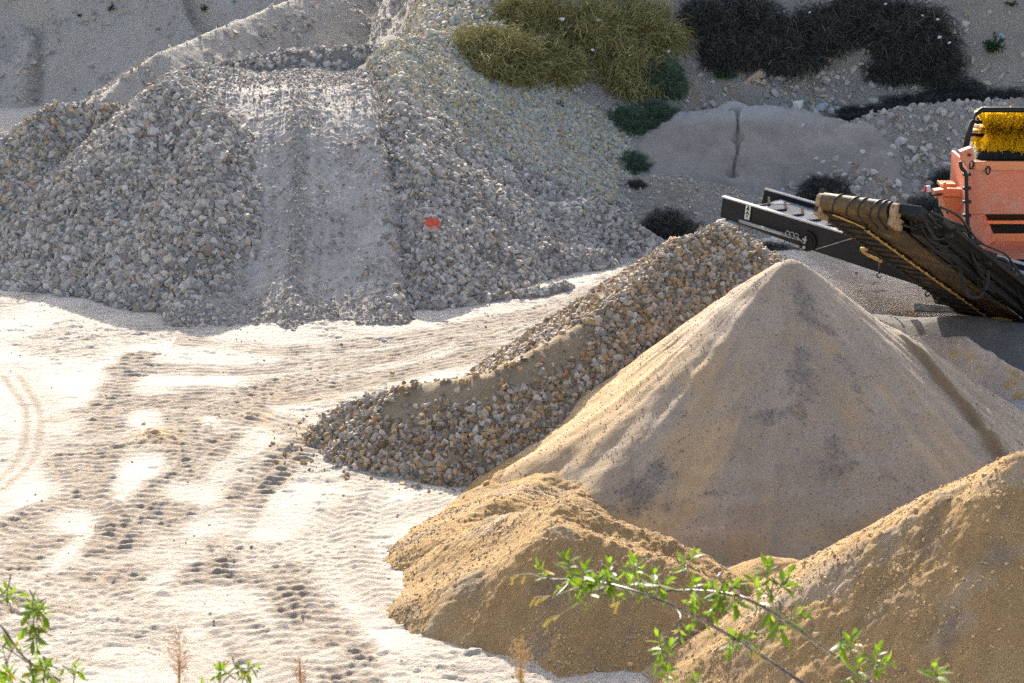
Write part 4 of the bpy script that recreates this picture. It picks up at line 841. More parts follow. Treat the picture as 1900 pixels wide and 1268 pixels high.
mb = MB(); c2 = P(1782, 570, 28.5); mb.tube([(c2[0], c2[1], -.02), (c2[0], c2[1], c2[2] + .12)], .05, 10); mb.tube([(c2[0], c2[1], -.03), (c2[0], c2[1], .02)], .1, 12); mb.build('jack_post', M['blackdirty'], mac)
mb = MB(); mb.prism([P(1729, 538, 29.0), P(1741, 536, 29.0), P(1756, 555, 29.0), P(1732, 556, 29.0)], (0, .12, 0)); c3 = P(1755, 558, 29.0); mb.box((c3[0] - .14, c3[0] + .3), (28.9, 29.2), (c3[2] - .07, c3[2] + .06)); mb.build('step_bracket', M['blackdirty'], mac, .006)

# ------------------------------------------------------------------ bushes
M['bushdark'] = stone('dry_dark_twigs', [(0, (.030, .030, .027)), (.6, (.075, .071, .060)), (1, (.20, .185, .15))], dark=.6, fine=.2)
M['bushflare'] = stone('flare_tinted_dry_twigs', [(0, (.19, .17, .060)), (.6, (.37, .325, .12)), (1, (.52, .46, .22))], dark=.55, fine=.2)  # dry twigs with the lens flare's olive glow put into their colour
M['bushgreen'] = stone('grey_green_twigs', [(0, (.045, .08, .05)), (.6, (.09, .14, .085)), (1, (.19, .25, .16))], dark=.6, fine=.2)
def bush_mesh(seed, nb=20000, droop=.5):
    rng = np.random.default_rng(seed)
    d = rng.normal(size=(nb, 3)); d[:, 2] = np.abs(d[:, 2]) * .9 - .12; d /= np.linalg.norm(d, axis=1)[:, None]
    az = np.arctan2(d[:, 1], d[:, 0]); el = np.arcsin(d[:, 2].clip(-1, 1))
    rr = .80 + .42 * fbm(az * 1.5 + seed, el * 2.6, 4, seed % 7) + .05 * rng.normal(size=nb)
    r0 = rr * rng.uniform(.62, .97, nb)
    p0 = d * r0[:, None]; p0[:, 2] *= .85
    flow = np.stack([np.sin(az * 2 + seed), np.cos(az * 3 + seed), np.zeros(nb)], 1)
    t = d * .75 + flow * .30 + rng.normal(size=(nb, 3)) * .62; t /= np.linalg.norm(t, axis=1)[:, None]
    ln = np.where(rng.random(nb) < .04, rng.uniform(.25, .42, nb), rng.uniform(.07, .20, nb))[:, None]
    p1 = p0 + t * ln * .55; p2 = p1 + t * ln * .45; p1[:, 2] -= .0; p2[:, 2] -= droop * ln[:, 0] * .6
    sd_ = np.cross(t, rng.normal(size=(nb, 3))); sd_ /= np.linalg.norm(sd_, axis=1)[:, None]; wq = rng.uniform(.003, .0065, nb)[:, None]
    v = np.stack([p0 - sd_ * wq, p0 + sd_ * wq, p1 + sd_ * wq * .8, p1 - sd_ * wq * .8, p2 + sd_ * wq * .3, p2 - sd_ * wq * .3], 1)
    i = np.arange(nb) * 6; f = np.concatenate([np.stack([i, i + 1, i + 2, i + 3], 1), np.stack([i + 3, i + 2, i + 4, i + 5], 1)])
    tint = np.repeat(rng.random(nb), 6); val = np.repeat(rng.random(nb), 6)
    # matted inner mass of the same twigs
    nu, nv = 40, 18; U, Vv = np.meshgrid(np.linspace(0, 2 * pi, nu, endpoint=False), np.linspace(-.35, pi / 2, nv))
    rc = (.80 + .42 * fbm(np.where(U > pi, U - 2 * pi, U) * 1.5 + seed, Vv * 2.6, 4, seed % 7)) * .74 * (1 + .12 * np.random.default_rng(seed + 1).random(U.shape))
    core = np.stack([rc * np.cos(U) * np.cos(Vv), rc * np.sin(U) * np.cos(Vv), rc * np.sin(Vv) * .85], -1).reshape(-1, 3)
    cf = []
    for a in range(nv - 1):
        for b in range(nu): cf.append((a * nu + b, a * nu + (b + 1) % nu, (a + 1) * nu + (b + 1) % nu, (a + 1) * nu + b))
    vv = np.concatenate([v.reshape(-1, 3), core]); ff = np.concatenate([f, np.array(cf) + nb * 6])
    return vv, ff, np.concatenate([tint, np.full(len(core), .1)]), np.concatenate([val, np.full(len(core), .2)])
BV = [bush_mesh(s) for s in (1, 2, 3, 4)]
BMESH = {}
def bush(px, py, rpx, mat, label, group, k=0, flat=1.0, wide=1.0, rz=None, back=0.0):
    c = hit(px, py + rpx * .25); dist = np.linalg.norm(c - CAMP); R = rpx / FPX * dist * (1.5 if mat == 'bushflare' else 1.32)
    key = (k, mat)
    if key not in BMESH:
        vv, ff, ti, va = BV[k]; o = np_mesh('dry_bush', vv, ff, M[mat], smooth=False, attrs={'tint': ti, 'val': va}); BMESH[key] = o.data
    else:
        o = bpy.data.objects.new('dry_bush', BMESH[key]); C.objects.link(o)
    o.location = (c[0], c[1] + R * .25 + back, c[2] - .22 * R); o.scale = (R * wide, R, R * flat)
    o.rotation_euler = (0, 0, rz if rz is not None else random.uniform(0, 6.28))
    return setp(o, label, 'bush', group)
gO, gD = 'olive bushes on the rubble slope', 'dark bushes on the hillside'
bush(985, 18, 62, 'bushflare', 'olive bush at the top edge of the photo above the pale rubble', gO, 1)
bush(905, 92, 88, 'bushflare', 'round olive bush nearest the yellow rubble ledge by the ramp top', gO, 0, .95)
bush(1000, 105, 78, 'bushflare', 'olive bush second from the ramp top, overhanging the pale scree', gO, 2)
bush(1090, 40, 75, 'bushflare', 'sunlit olive bush with a white scrap on its left edge', gO, 3)
bush(1170, 40, 85, 'bushflare', 'large olive bush at the top edge beside the dark bushes', gO, 0)
bush(1150, 125, 72, 'bushflare', 'olive bush hanging down to a point above the grey green dome', gO, 1, 1.15)
bush(1218, 140, 52, 'bushgreen', 'dark green bush squeezed between olive and dark bushes', gO, 2, 1.2)
bush(1162, 222, 52, 'bushgreen', 'domed grey green bush over the foot of the pale scree', gO, 3)
bush(1215, 205, 40, 'bushgreen', 'small grey green bush touching the right side of the green dome', gO, 1)
bush(1172, 292, 42, 'bushgreen', 'ragged grey green bush at the lowest corner of the pale scree', gO, 0, .8)
bush(1290, 25, 58, 'bushdark', 'dark bush at the top edge right next to the olive ones', gD, 0)
bush(1375, 20, 80, 'bushdark', 'dark bush at the top edge above the lone pale scree boulders', gD, 1)
bush(1430, 70, 88, 'bushdark', 'biggest dark bush, hanging low over the flat slab', gD, 2)
bush(1350, 85, 62, 'bushdark', 'dark bush on the left flank of the biggest one', gD, 3)
bush(1520, 45, 78, 'bushdark', 'dark bush left of the stony gap at the top', gD, 0, rz=1.0)
bush(1600, 15, 68, 'bushdark', 'dark bush closing the top of the stony gap', gD, 1)
bush(1680, 40, 88, 'bushdark', 'dark bush with white scraps, right of the stony gap', gD, 2, rz=2.0)
bush(1715, 100, 72, 'bushdark', 'dark bush beside the bare pale cliff face', gD, 3)
bush(1660, 115, 55, 'bushdark', 'dark bush at the lower end of the stony gap', gD, 0, rz=3)
bush(1775, 150, 45, 'bushdark', 'low dark bush at the foot of the pale cliff', gD, 1, .7, 1.5, rz=0)
bush(1700, 175, 48, 'bushdark', 'wispy dark bush along the crest of the bouldery mound', gD, 2, .6, 1.7, rz=0)
bush(1615, 200, 42, 'bushdark', 'dark bush in the dip behind the bouldery mound', gD, 3, .6, 1.6, rz=0)
bush(1318, 95, 26, 'bushdark', 'small dark bush on the bare slope left of the flat slab', gD, 1)
bush(1345, 128, 22, 'bushgreen', 'small green bush above the flat slab', gD, 2)
bush(1535, 345, 52, 'bushdark', 'dark spidery bush between the cracked mound and the machine', 'dark bushes at the foot of the mounds', 3, .85)
bush(1240, 412, 60, 'bushdark', 'dark bush in the hollow left of the ochre gravel peak', 'dark bushes at the foot of the mounds', 0, .85)
bush(1420, 452, 48, 'bushdark', 'dark bush lying under the head of the long black conveyor', 'dark bushes at the foot of the mounds', 1, .5, 1.8, rz=0)
bush(1440, 372, 34, 'bushdark', 'dark bush on the low stony mound behind the conveyor head', 'dark bushes at the foot of the mounds', 2, .7)
bush(1720, 385, 50, 'bushdark', 'dark bush left of the small orange hopper', 'dark bushes at the foot of the mounds', 0, .9, rz=4)
bush(1770, 330, 42, 'bushdark', 'dark bush behind the orange corner post', 'dark bushes at the foot of the mounds', 3, .9)
bush(1870, 165, 48, 'bushdark', 'dark bush above the yellow brush roller', 'dark bushes at the foot of the mounds', 1, .6, 1.4, rz=0)
bush(1183, 338, 20, 'bushdark', 'small brown dark tuft on the left end of the low stony mound', 'dark bushes at the foot of the mounds', 2, .7)

# ------------------------------------------------------------------ boulders and single stones
def boulder(px, py, wpx, asp, mat, label, cat='rock', seed=0, squash=.7, name='boulder', group=None):
    c = hit(px, py); dist = np.linalg.norm(c - CAMP); R = wpx / 2 / FPX * dist
    rng = np.random.default_rng(seed + 100); v, f = hull(rng, 24, 1.0)
    bm = bmesh.new(); vs = [bm.verts.new((q[0] / 1.25, q[1], q[2] * .9)) for q in v]
    for t in f: bm.faces.new([vs[i] for i in t])
    bmesh.ops.dissolve_limit(bm, angle_limit=math.radians(16), verts=bm.verts, edges=bm.edges)
    bmesh.ops.bevel(bm, geom=list(bm.edges), offset=.045, segments=1, affect='EDGES')
    bmesh.ops.triangulate(bm, faces=bm.faces); bmesh.ops.subdivide_edges(bm, edges=[e for e in bm.edges if e.calc_length() > .3], cuts=1, use_grid_fill=True)
    for q in bm.verts:
        q.co *= 1 + .05 * float(fbm(np.array(q.co.x * 2.3 + seed), np.array(q.co.y * 2.3 + q.co.z), 3, 7))
    me = bpy.data.meshes.new(name); bm.to_mesh(me); bm.free(); me.materials.append(M[mat])
    n = len(me.vertices)
    for k_, a in (('tint', rng.random()), ('val', .75)):
        at = me.attributes.new(k_, 'FLOAT', 'POINT'); at.data.foreach_set('value', np.full(n, a, np.float32))
    o = bpy.data.objects.new(name, me); C.objects.link(o)
    o.scale = (R, R * .9, R * asp); o.location = (c[0], c[1] + R * .4, c[2] + R * asp * .25); o.rotation_euler = (rng.uniform(-.3, .3), rng.uniform(-.35, .35), rng.uniform(0, 6.28))
    return setp(o, label, cat, group)
M['onestone'] = stone('single_pale_stone', [(0, (.50, .47, .44)), (1, (.58, .54, .49))], dark=.9)
M['yelstone'] = stone('single_ochre_stone', [(0, (.50, .32, .13)), (1, (.56, .38, .19))], dark=.9)
BL = [(1483, 201, 24, 1.0, 'onestone', 'pointed pale rock standing on the edge of the cracked earth mound'), (1527, 204, 30, .6, 'onestone', 'flat pale rock lying right of the pointed rock'),
      (1555, 203, 14, .8, 'onestone', 'small pale rock at the dark dip behind the cracked mound'), (1490, 235, 9, .9, 'onestone', 'tiny white stone on the smooth side of the cracked mound'),
      (1676, 266, 24, .8, 'onestone', 'squarish boulder high on the bouldery mound'), (1690, 279, 24, .55, 'onestone', 'long slanting boulder right below the squarish one'),
      (1600, 285, 15, .8, 'onestone', 'boulder halfway down the bouldery mound on its left'), (1652, 290, 15, .8, 'onestone', 'boulder left below the long slanting boulder'),
      (1622, 325, 20, .9, 'onestone', 'upright boulder near the foot of the bouldery mound'), (1757, 308, 16, .7, 'onestone', 'boulder just left of the orange corner bracket'),
      (1515, 297, 13, .8, 'onestone', 'boulder in the gully between the two mounds, upper one'), (1528, 303, 12, .8, 'onestone', 'boulder in the gully between the two mounds, lower one'),
      (1404, 153, 30, .45, 'onestone', 'rounded pale rock beside the flat slab under the bushes'), (1446, 148, 24, .6, 'onestone', 'pale rock right of the flat slab under the bushes'),
      (1594, 64, 15, .8, 'onestone', 'topmost rock in the stony gap between the dark bushes'), (1575, 100, 14, .6, 'onestone', 'broad rock in the middle of the stony gap'), (1517, 145, 15, .9, 'onestone', 'pale block at the lower left of the stony gap'),
      (1553, 147, 13, .9, 'onestone', 'brownish block at the foot of the stony gap'), (1272, 190, 16, .7, 'onestone', 'rounded rock below the dark green bush'),
      (975, 186, 22, 1.1, 'palestone', 'big pale block alone on the scree below the olive bushes'), (743, 85, 16, 1.3, 'yelstone', 'yellow ledge of rock at the top right corner of the ramp'),
      (757, 92, 16, 1.0, 'yelstone', 'yellow rock right of the ledge at the ramp top'), (250, 258, 26, .5, 'onestone', 'long flat slab on the upper face of the tall grey heap'),
      (218, 317, 17, .9, 'onestone', 'pale wedge shaped rock halfway up the tall grey heap'), (98, 452, 20, .8, 'onestone', 'broad pale block near the left foot of the tall grey heap'),
      (90, 436, 14, .8, 'onestone', 'pale block touching the broad one near the foot of the grey heap'), (252, 512, 18, .8, 'onestone', 'oval pale rock low on the tall grey heap'),
      (250, 536, 20, .8, 'onestone', 'angular pale rock under the oval one on the grey heap'), (208, 550, 15, .9, 'onestone', 'block at the base line of the tall grey heap'),
      (340, 488, 13, .8, 'onestone', 'white rock near the ramp side of the tall grey heap'), (405, 290, 15, .6, 'onestone', 'light flat rock on the upper ramp edge'), (376, 290, 13, .9, 'onestone', 'grey block left of the light flat rock on the ramp edge'),
      (130, 212, 22, .8, 'yelstone', 'brown flat rock near the crest of the heap at the left edge'), (857, 434, 18, .7, 'onestone', 'flat rock right of the red rag on the rubble bank'),
      (874, 470, 18, .7, 'onestone', 'long slab on the rubble bank below the flat rock'), (935, 427, 14, .5, 'onestone', 'slanting slab on the right part of the rubble bank'),
      (1153, 630, 24, .8, 'tanstone', 'largest angular block on the long gravel heap'), (940, 680, 14, .9, 'yelstone', 'ochre block near the crest of the long gravel heap'),
      (790, 755, 26, .5, 'tanstone', 'long ochre slab on the near face of the long gravel heap'), (765, 792, 17, .8, 'tanstone', 'round tan rock low on the near face of the gravel heap'), (902, 900, 15, .8, 'yelstone', 'ochre stone at the front foot of the long gravel heap'),
      (748, 902, 18, .5, 'yelstone', 'flat yellow stone on the ground before the gravel heap'), (760, 892, 10, .9, 'yelstone', 'small round yellow stone behind the flat yellow one'),
      (818, 918, 10, .7, 'yelstone', 'ochre stone on the yard left of the front sand heap'), (860, 925, 9, .8, 'yelstone', 'ochre stone closest to the edge of the front sand heap'),
      (267, 790, 12, .8, 'yelstone', 'yellow stone alone amid the tyre tracks'), (408, 776, 9, .9, 'yelstone', 'yellow stone left of the tip of the gravel heap'),
      (728, 694, 11, .9, 'yelstone', 'pointed yellow stone on the yard behind the gravel heap'), (712, 634, 13, .7, 'onestone', 'grey stone on the yard between ramp and gravel heap'),
      (103, 549, 9, .8, 'yelstone', 'ochre stone at the shadow edge of the tall grey heap'), (212, 684, 8, .8, 'yelstone', 'ochre stone in the open yard below the ramp'), (275, 612, 9, 1.0, 'onestone', 'pale stone standing in the shadow of the grey heap'),
      (296, 659, 9, .7, 'yelstone', 'brown stone below the foot of the tall grey heap'), (1533, 492, 11, .7, 'onestone', 'stone on the shaded ground under the black conveyor'), (1170, 1236, 16, .8, 'yelstone', 'ochre stone at the shaded foot of the front sand heap'),
      (1635, 1042, 14, 1.1, 'tanstone', 'upright stone embedded in the corner sand heap'), (1630, 1053, 13, .7, 'yelstone', 'orange stone just under the upright one in the corner heap'), (1515, 1183, 20, .9, 'clod', 'sandy lump on the lower part of the corner sand heap'),
      (1570, 1046, 11, .9, 'clod', 'clod at the crest of the corner sand heap'), (1865, 1100, 12, .8, 'tanstone', 'round stone at the far right of the corner sand heap')]
for i, (px, py, wd_, a, m, lab) in enumerate(BL): boulder(px, py, wd_ * 1.1, a, m, lab, 'rock' if wd_ > 12 else 'stone', i, name='boulder' if wd_ > 12 else 'stone')
# slab under the dark bushes
c = hit(1385, 158); mb = MB(); q = [P(1357, 164, c[1]), P(1372, 158, c[1]), P(1392, 143, c[1]), P(1408, 132, c[1]), P(1422, 138, c[1] + .1), P(1420, 143, c[1]), P(1405, 148, c[1]), P(1380, 161, c[1])]
setp(mb.prism(q, (.05, .35, .05)).build('slab', M['sandstone'], None, .03, loc=tuple(c)), 'long curved flat slab leaning under the biggest dark bush', 'rock')

# ------------------------------------------------------------------ litter
def scrap(px, py, wpx, mat, label, seed, name='plastic_scrap', cat='litter', hh=.6, group='white scraps caught in the bushes', lift=.12, front=.0):
    c = hit(px, py); dist = np.linalg.norm(c - CAMP); R = wpx / 2 / FPX * dist; rng = np.random.default_rng(seed); n = 9
    d = unit(CAMP - c); c = c + d * front
    v = []; f = []
    for k in range(3):
        cc = c + np.array([rng.uniform(-.4, .4), rng.uniform(-.1, .1), rng.uniform(-.25, .25) * hh * 2]) * R * (k > 0); m_ = 8; o_ = len(v); v.append(cc + np.array([0, -.3, .1]) * R)
        for a in range(m_):
            t = a / m_ * 2 * pi + rng.uniform(-.3, .3); q = rng.uniform(.35, 1.0) * (.8 if k else 1)
            v.append(cc + R * np.array([math.cos(t) * q, rng.uniform(-.35, .35), math.sin(t) * q * hh + lift]))
        f += [(o_, o_ + 1 + a, o_ + 1 + (a + 1) % m_) for a in range(m_)]
    o = np_mesh(name, np.array(v), np.array(f), M[mat], loc=tuple(c), smooth=False)
    m = o.modifiers.new('solid', 'SOLIDIFY'); m.thickness = .004
    return setp(o, label, cat, group)
M['wscrap'] = plain('white_plastic', (.72, .72, .72), .5); M['rscrap'] = plain('red_rag', (.66, .10, .055), .7, wear=(.62, .25, .2), wear_s=12); M['bscrap'] = plain('blue_plastic', (.30, .45, .62), .5)
M['gscrap'] = plain('green_plastic', (.02, .25, .22), .5)
scrap(799, 421, 40, 'rscrap', 'crumpled red rag lying on the rubble bank beside the ramp', 3, 'rag', 'rag', .55, None, .35, .15)
for i, (px, py, s, lab) in enumerate(((1042, 36, 20, 'white scrap at the left edge of the sunlit olive bush'), (1108, 38, 16, 'white scrap in the middle of the sunlit olive bush'), (1100, 93, 14, 'white scrap hanging low in the olive bushes'),
        (1240, 96, 11, 'white scrap where olive and green bushes meet'), (1502, 24, 8, 'tiny white scrap in the dark bush left of the stony gap'), (1643, 8, 10, 'white scrap at the top edge in the dark bushes'),
        (1712, 30, 10, 'white scrap high in the bush beside the pale cliff'), (1740, 37, 10, 'white scrap right of the high one beside the pale cliff'), (1743, 70, 13, 'white scrap in the middle of the bush beside the cliff'), (1761, 80, 11, 'white scrap nearest the pale cliff'), (1864, 193, 12, 'white scrap above the yellow brush'))):
    scrap(px, py, s * .75, 'wscrap', lab, 11 + i, front=.75)
scrap(1860, 68, 16, 'bscrap', 'pale blue plastic scrap behind the weed on the cliff', 40, group=None, front=.05)
scrap(435, 3, 8, 'gscrap', 'small green scrap at the top edge on the far slope', 41, group=None, front=.05)
scrap(60, 190, 10, 'wscrap', 'white scrap on the flat ground behind the left heaps', 42, group=None, front=.05)

# ------------------------------------------------------------------ leafy plants in front
M['leaf'] = leafy('fresh_leaf', (.055, .125, .02), (.24, .38, .018), .45, (.022, .055, .015))
M['leafy2'] = leafy('yellowing_leaf', (.50, .36, .03), (.75, .52, .03), .5)
M['flower'] = leafy('pale_yellow_flower', (.50, .42, .12), (.60, .52, .14), .45, (.55, .42, .12)); M['leafy2t'] = plain('green_twig', (.12, .13, .05), .6)
M['weed'] = leafy('weed_leaf', (.04, .085, .035), (.10, .16, .04), .3)
M['stem'] = plain('dark_twig', (.055, .04, .03), .35, wear=(.22, .19, .16), wear_s=60, spec=.6)
M['drystem'] = plain('dry_stalk', (.42, .24, .11), .7)
class Leaves:
    def __init__(s): s.v = []; s.f = []; s.t = []
    def leaf(s, p, d, up, ln, wd, curl, tint):
        d = unit(d); up = np.array(up, float); sdv = np.cross(d, up); sdv = unit(sdv if np.linalg.norm(sdv) > 1e-3 else np.cross(d, [1, 0, .1])); nn = unit(np.cross(sdv, d)); o = len(s.v)
        prof = [(0, .06), (.18, .55), (.42, 1), (.66, .86), (.86, .45), (1, .03)]
        for t, w_ in prof:
            c = np.array(p) + d * ln * t - nn * curl * ln * t * t
            for k in (-1, 0, 1): s.v.append(c + sdv * k * w_ * wd / 2 + nn * abs(k) * w_ * wd * .16); s.t.append(tint)
        for i in range(len(prof) - 1):
            for k in (0, 1): s.f.append((o + i * 3 + k, o + i * 3 + k + 1, o + i * 3 + k + 4, o + i * 3 + k + 3))
    def rosette(s, p, d, n, ln, rng, spread=.9, droop=.3):
        d = unit(d); a = unit(np.cross(d, [.3, .9, .2])); b = np.cross(d, a)
        for i in range(n):
            t = i * 2.4 + rng.uniform(-.3, .3); k = (i + .5) / n; sp = spread * (1.25 - .8 * k) * rng.uniform(.8, 1.15)
            dd = d * math.cos(sp) + (a * math.cos(t) + b * math.sin(t)) * math.sin(sp); dd[2] -= droop * (1 - k) * rng.uniform(.2, 1)
            l_ = ln * rng.uniform(.65, 1.15) * (1 - .35 * k); s.leaf(np.array(p) - d * ln * (1 - k) * .9, dd, d, l_, l_ * rng.uniform(.34, .46), rng.uniform(-.05, .35), rng.random())
    def build(s, name, mat, parent):
        return np_mesh(name, np.array(s.v), np.array(s.f), mat, parent=parent, smooth=True, attrs={'tint': s.t})
def plant(label, name, YP, stems, clusters, flowers, seed, mat='leaf', lsize=.053, cat='shrub', foot=None):
    rng = np.random.default_rng(seed); b0 = P(*stems[0][1][-1], YP) if foot is None else foot
    b = np.array([b0[0] + .1, YP - .3, float(ground_z(np.array(b0[0] + .1), np.array(YP - .3)))]); root = empty(name, tuple(b), label, cat)
    mb = MB()
    for r_, pts in stems:
        q = [P(x, y, YP + .10 * math.sin(i * 1.3 + seed + r_ * 700)) for i, (x, y) in enumerate(pts)]
        if r_ > .0035: e = q[-1]; q = q + [e + np.array([.05, -.05, -.35]), b * .6 + e * .4 - np.array([0, 0, .25]), b]
        n = 30; c = curve(q, n); mb.tube(c, list(np.linspace(r_ * .45, r_, n)), 8)
    lv = Leaves(); ly = Leaves()
    for i, (x, y, dx, dy, n, sc_) in enumerate(clusters):
        p = P(x, y, YP + rng.uniform(-.12, .12)); d = np.array([dx, rng.uniform(-.35, .35), dy]); 
        lv.rosette(p, d, n + 1, lsize * sc_, rng)
        if n > 6: lv.rosette(p - unit(d) * lsize * 1.3 + rng.normal(size=3) * .012, [rng.uniform(-1, 1), rng.uniform(-.5, .5), rng.uniform(-1, .3)], 4, lsize * .85, rng, 1.2, .6)
        du = unit(d); mb.tube([p - du * lsize * sc_ * 1.5 + np.array([0, 0, -.004]), p - du * lsize * .3], [.0022, .0012], 5)
        if rng.random() < .3: ly.rosette(p - du * .03, -d + np.array([0, 0, -.8]), 1, lsize * .8, rng)
    mb.build('stems', M['stem'], root, smooth=True)
    lv.build('foliage', M[mat], root)
    if ly.v: ly.build('yellow_leaves', M['leafy2'], root)
    for tw in flowers or ():
        q = [P(x, y, YP + .03 * k) for k, (x, y) in enumerate(tw)]; mb2 = MB().tube(curve(q, 12), list(np.linspace(.0022, .001, 12)), 5); mb2.build('flower_twig', M['leafy2t'], root, smooth=True)
        for k in range(3):
            p = curve(q, 12)[11 - k * 2] ; d = unit([rng.uniform(-.8, .1), rng.uniform(-.3, .3), rng.uniform(-1, -.3)])
            fb = MB().tube([p, p + d * .010, p + d * .026, p + d * .031], [.0016, .0026, .0034, .0046], 8); fb.build('flower', M['flower'], root, attrs={'tint': [.3] * len(fb.v)}, smooth=True)
    return root
cl = [(1052, 1030, -.2, 1, 9, 1.0), (1000, 1052, -.7, .8, 7, .9), (1085, 1050, .1, 1, 8, 1), (1060, 1075, -.8, .1, 9, 1.1), (1100, 1080, .1, .6, 10, 1.1), (1075, 1100, -.4, -1, 7, 1), (1130, 1045, .1, 1, 6, .9),
      (1135, 1095, .2, -.6, 9, 1.1), (1178, 1040, .0, 1, 7, 1), (1170, 1075, .2, .9, 7, 1), (1215, 1060, .2, 1, 7, 1), (1245, 1075, .7, .7, 6, .9), (1190, 1105, .1, -1, 7, 1.1), (1230, 1110, .3, -.8, 6, 1), (1290, 1026, .4, .8, 6, 1), (1265, 1038, -.3, .9, 6, .9),
      (1290, 1078, .3, .8, 7, 1), (1310, 1090, -.4, -.3, 6, .9), (1345, 1095, .1, 1, 7, 1), (1370, 1080, .6, .8, 5, .9), (1425, 1045, .0, 1, 8, 1.1), (1460, 1065, .4, .9, 7, 1.1), (1475, 1085, .9, .1, 5, 1), (1395, 1075, -.7, .6, 5, .9), (1410, 1100, .1, .8, 6, 1), (1330, 1120, -.2, -1, 7, 1.2),
      (1365, 1140, .1, -1, 7, 1.2), (1290, 1130, -.2, -1, 6, 1), (1430, 1165, .05, -1, 5, 1.6), (1450, 1180, .1, -1, 4, 1.6), (1495, 1140, .8, .1, 5, 1), (1280, 1165, -.8, -.6, 3, 1.3), (1358, 1185, -.7, .3, 7, 1.1), (1385, 1180, .7, .2, 6, 1), (1350, 1215, -.2, -1, 6, 1),
      (1220, 1180, -.3, .9, 6, .9), (1245, 1195, .2, .7, 7, .9), (1225, 1215, -.2, -.9, 6, .9), (1265, 1180, .1, -1, 3, 1.0), (1240, 1240, .0, .8, 7, .9), (1290, 1255, -.1, .9, 5, .8), (1575, 1185, -.2, 1, 6, 1.1), (1590, 1180, .2, 1, 4, 1), (1595, 1225, .1, 1, 7, 1), (1630, 1205, .1, 1, 7, 1), (1650, 1225, .8, .5, 6, 1),
      (1560, 1215, .0, -1, 5, 1.1), (1625, 1245, .3, -.5, 6, 1), (1735, 1235, -.1, 1, 7, 1), (1750, 1245, .8, .6, 5, 1)]
fl = [[(1012, 1076), (985, 1066), (955, 1068)], [(1075, 1090), (1030, 1105), (994, 1108)], [(1095, 1098), (1050, 1135), (1016, 1148)], [(1160, 1095), (1155, 1110), (1146, 1120)], [(1385, 1180), (1400, 1200), (1410, 1212)]]
plant('large leafy shrub arching in from the lower right with yellow tube flowers', 'leafy_shrub', 5.25,
      [(.0075, [(1012, 1076), (1090, 1078), (1160, 1092), (1250, 1125), (1340, 1172), (1420, 1222), (1500, 1275), (1580, 1330)]), (.0075, [(1228, 1098), (1290, 1096), (1370, 1106), (1430, 1135), (1510, 1190), (1580, 1240), (1640, 1290), (1700, 1340)]),
       (.003, [(1440, 1062), (1432, 1100), (1438, 1140)]), (.003, [(1225, 1190), (1262, 1150), (1250, 1125)]), (.003, [(1640, 1215), (1620, 1250), (1600, 1262)]), (.003, [(1740, 1240), (1735, 1290), (1720, 1330)]), (.003, [(1360, 1200), (1385, 1195), (1400, 1210)]), (.0025, [(1000, 1150), (1030, 1110), (1060, 1078)])], cl, fl, 2)
cl = [(14, 1094, -.1, 1, 5, .9), (28, 1100, .8, .3, 4, .9), (12, 1112, -.2, -1, 4, 1.0), (42, 1105, .9, .1, 3, .9), (60, 1118, -.3, .9, 7, 1.0), (72, 1118, .3, 1, 8, 1.05), (82, 1128, .9, .2, 4, 1), (50, 1135, -.8, .1, 5, 1), (42, 1150, -.6, -.5, 5, 1.1), (84, 1152, .4, -.9, 4, 1.3), (60, 1165, -.5, .3, 3, .8),
      (70, 1180, .4, -.8, 4, .9), (36, 1185, .5, .8, 2, 1.3), (58, 1198, -.3, -.7, 5, 1), (70, 1212, .1, -1, 4, 1.1), (88, 1228, .3, .9, 8, .9), (102, 1232, .8, .4, 5, .9), (75, 1235, -.4, .2, 6, .9), (55, 1250, -.8, -.2, 6, 1), (12, 1240, -.3, .6, 7, 1.1), (5, 1258, .1, -.5, 6, 1), (2, 1190, -.2, .9, 4, 1), (140, 1232, .1, 1, 7, .8), (150, 1250, .7, -.2, 6, .8), (66, 1262, .2, .5, 6, .9), (110, 1250, .0, 1, 3, .8)]
plant('leafy shrub in the lower left corner of the photo', 'leafy_shrub', 5.2,
      [(.0068, [(-40, 1120), (0, 1158), (25, 1195), (50, 1226), (85, 1250), (130, 1290), (180, 1330)]), (.004, [(62, 1130), (62, 1170), (58, 1210), (56, 1232), (70, 1290), (90, 1330)]), (.003, [(12, 1102), (26, 1112), (40, 1135), (48, 1150)]), (.003, [(-10, 1192), (20, 1208), (50, 1228)]), (.003, [(142, 1240), (136, 1270), (130, 1310)])], cl, None, 4)
cl = [(405, 1238, -.6, .5, 6, .8), (412, 1236, .1, 1, 7, .85), (400, 1255, -.5, -.6, 6, .8), (445, 1240, -.3, .6, 5, .7), (462, 1236, .4, .9, 6, .85), (480, 1240, .9, .1, 3, .8), (440, 1252, .2, -1, 5, .8), (462, 1258, .6, -.8, 4, .8)]
plant('short leafy sprig poking up beside the reddish dry stalk', 'leafy_sprig', 5.3, [(.0042, [(472, 1236), (440, 1246), (418, 1262), (405, 1290), (400, 1340)])], cl, None, 6, cat='plant')
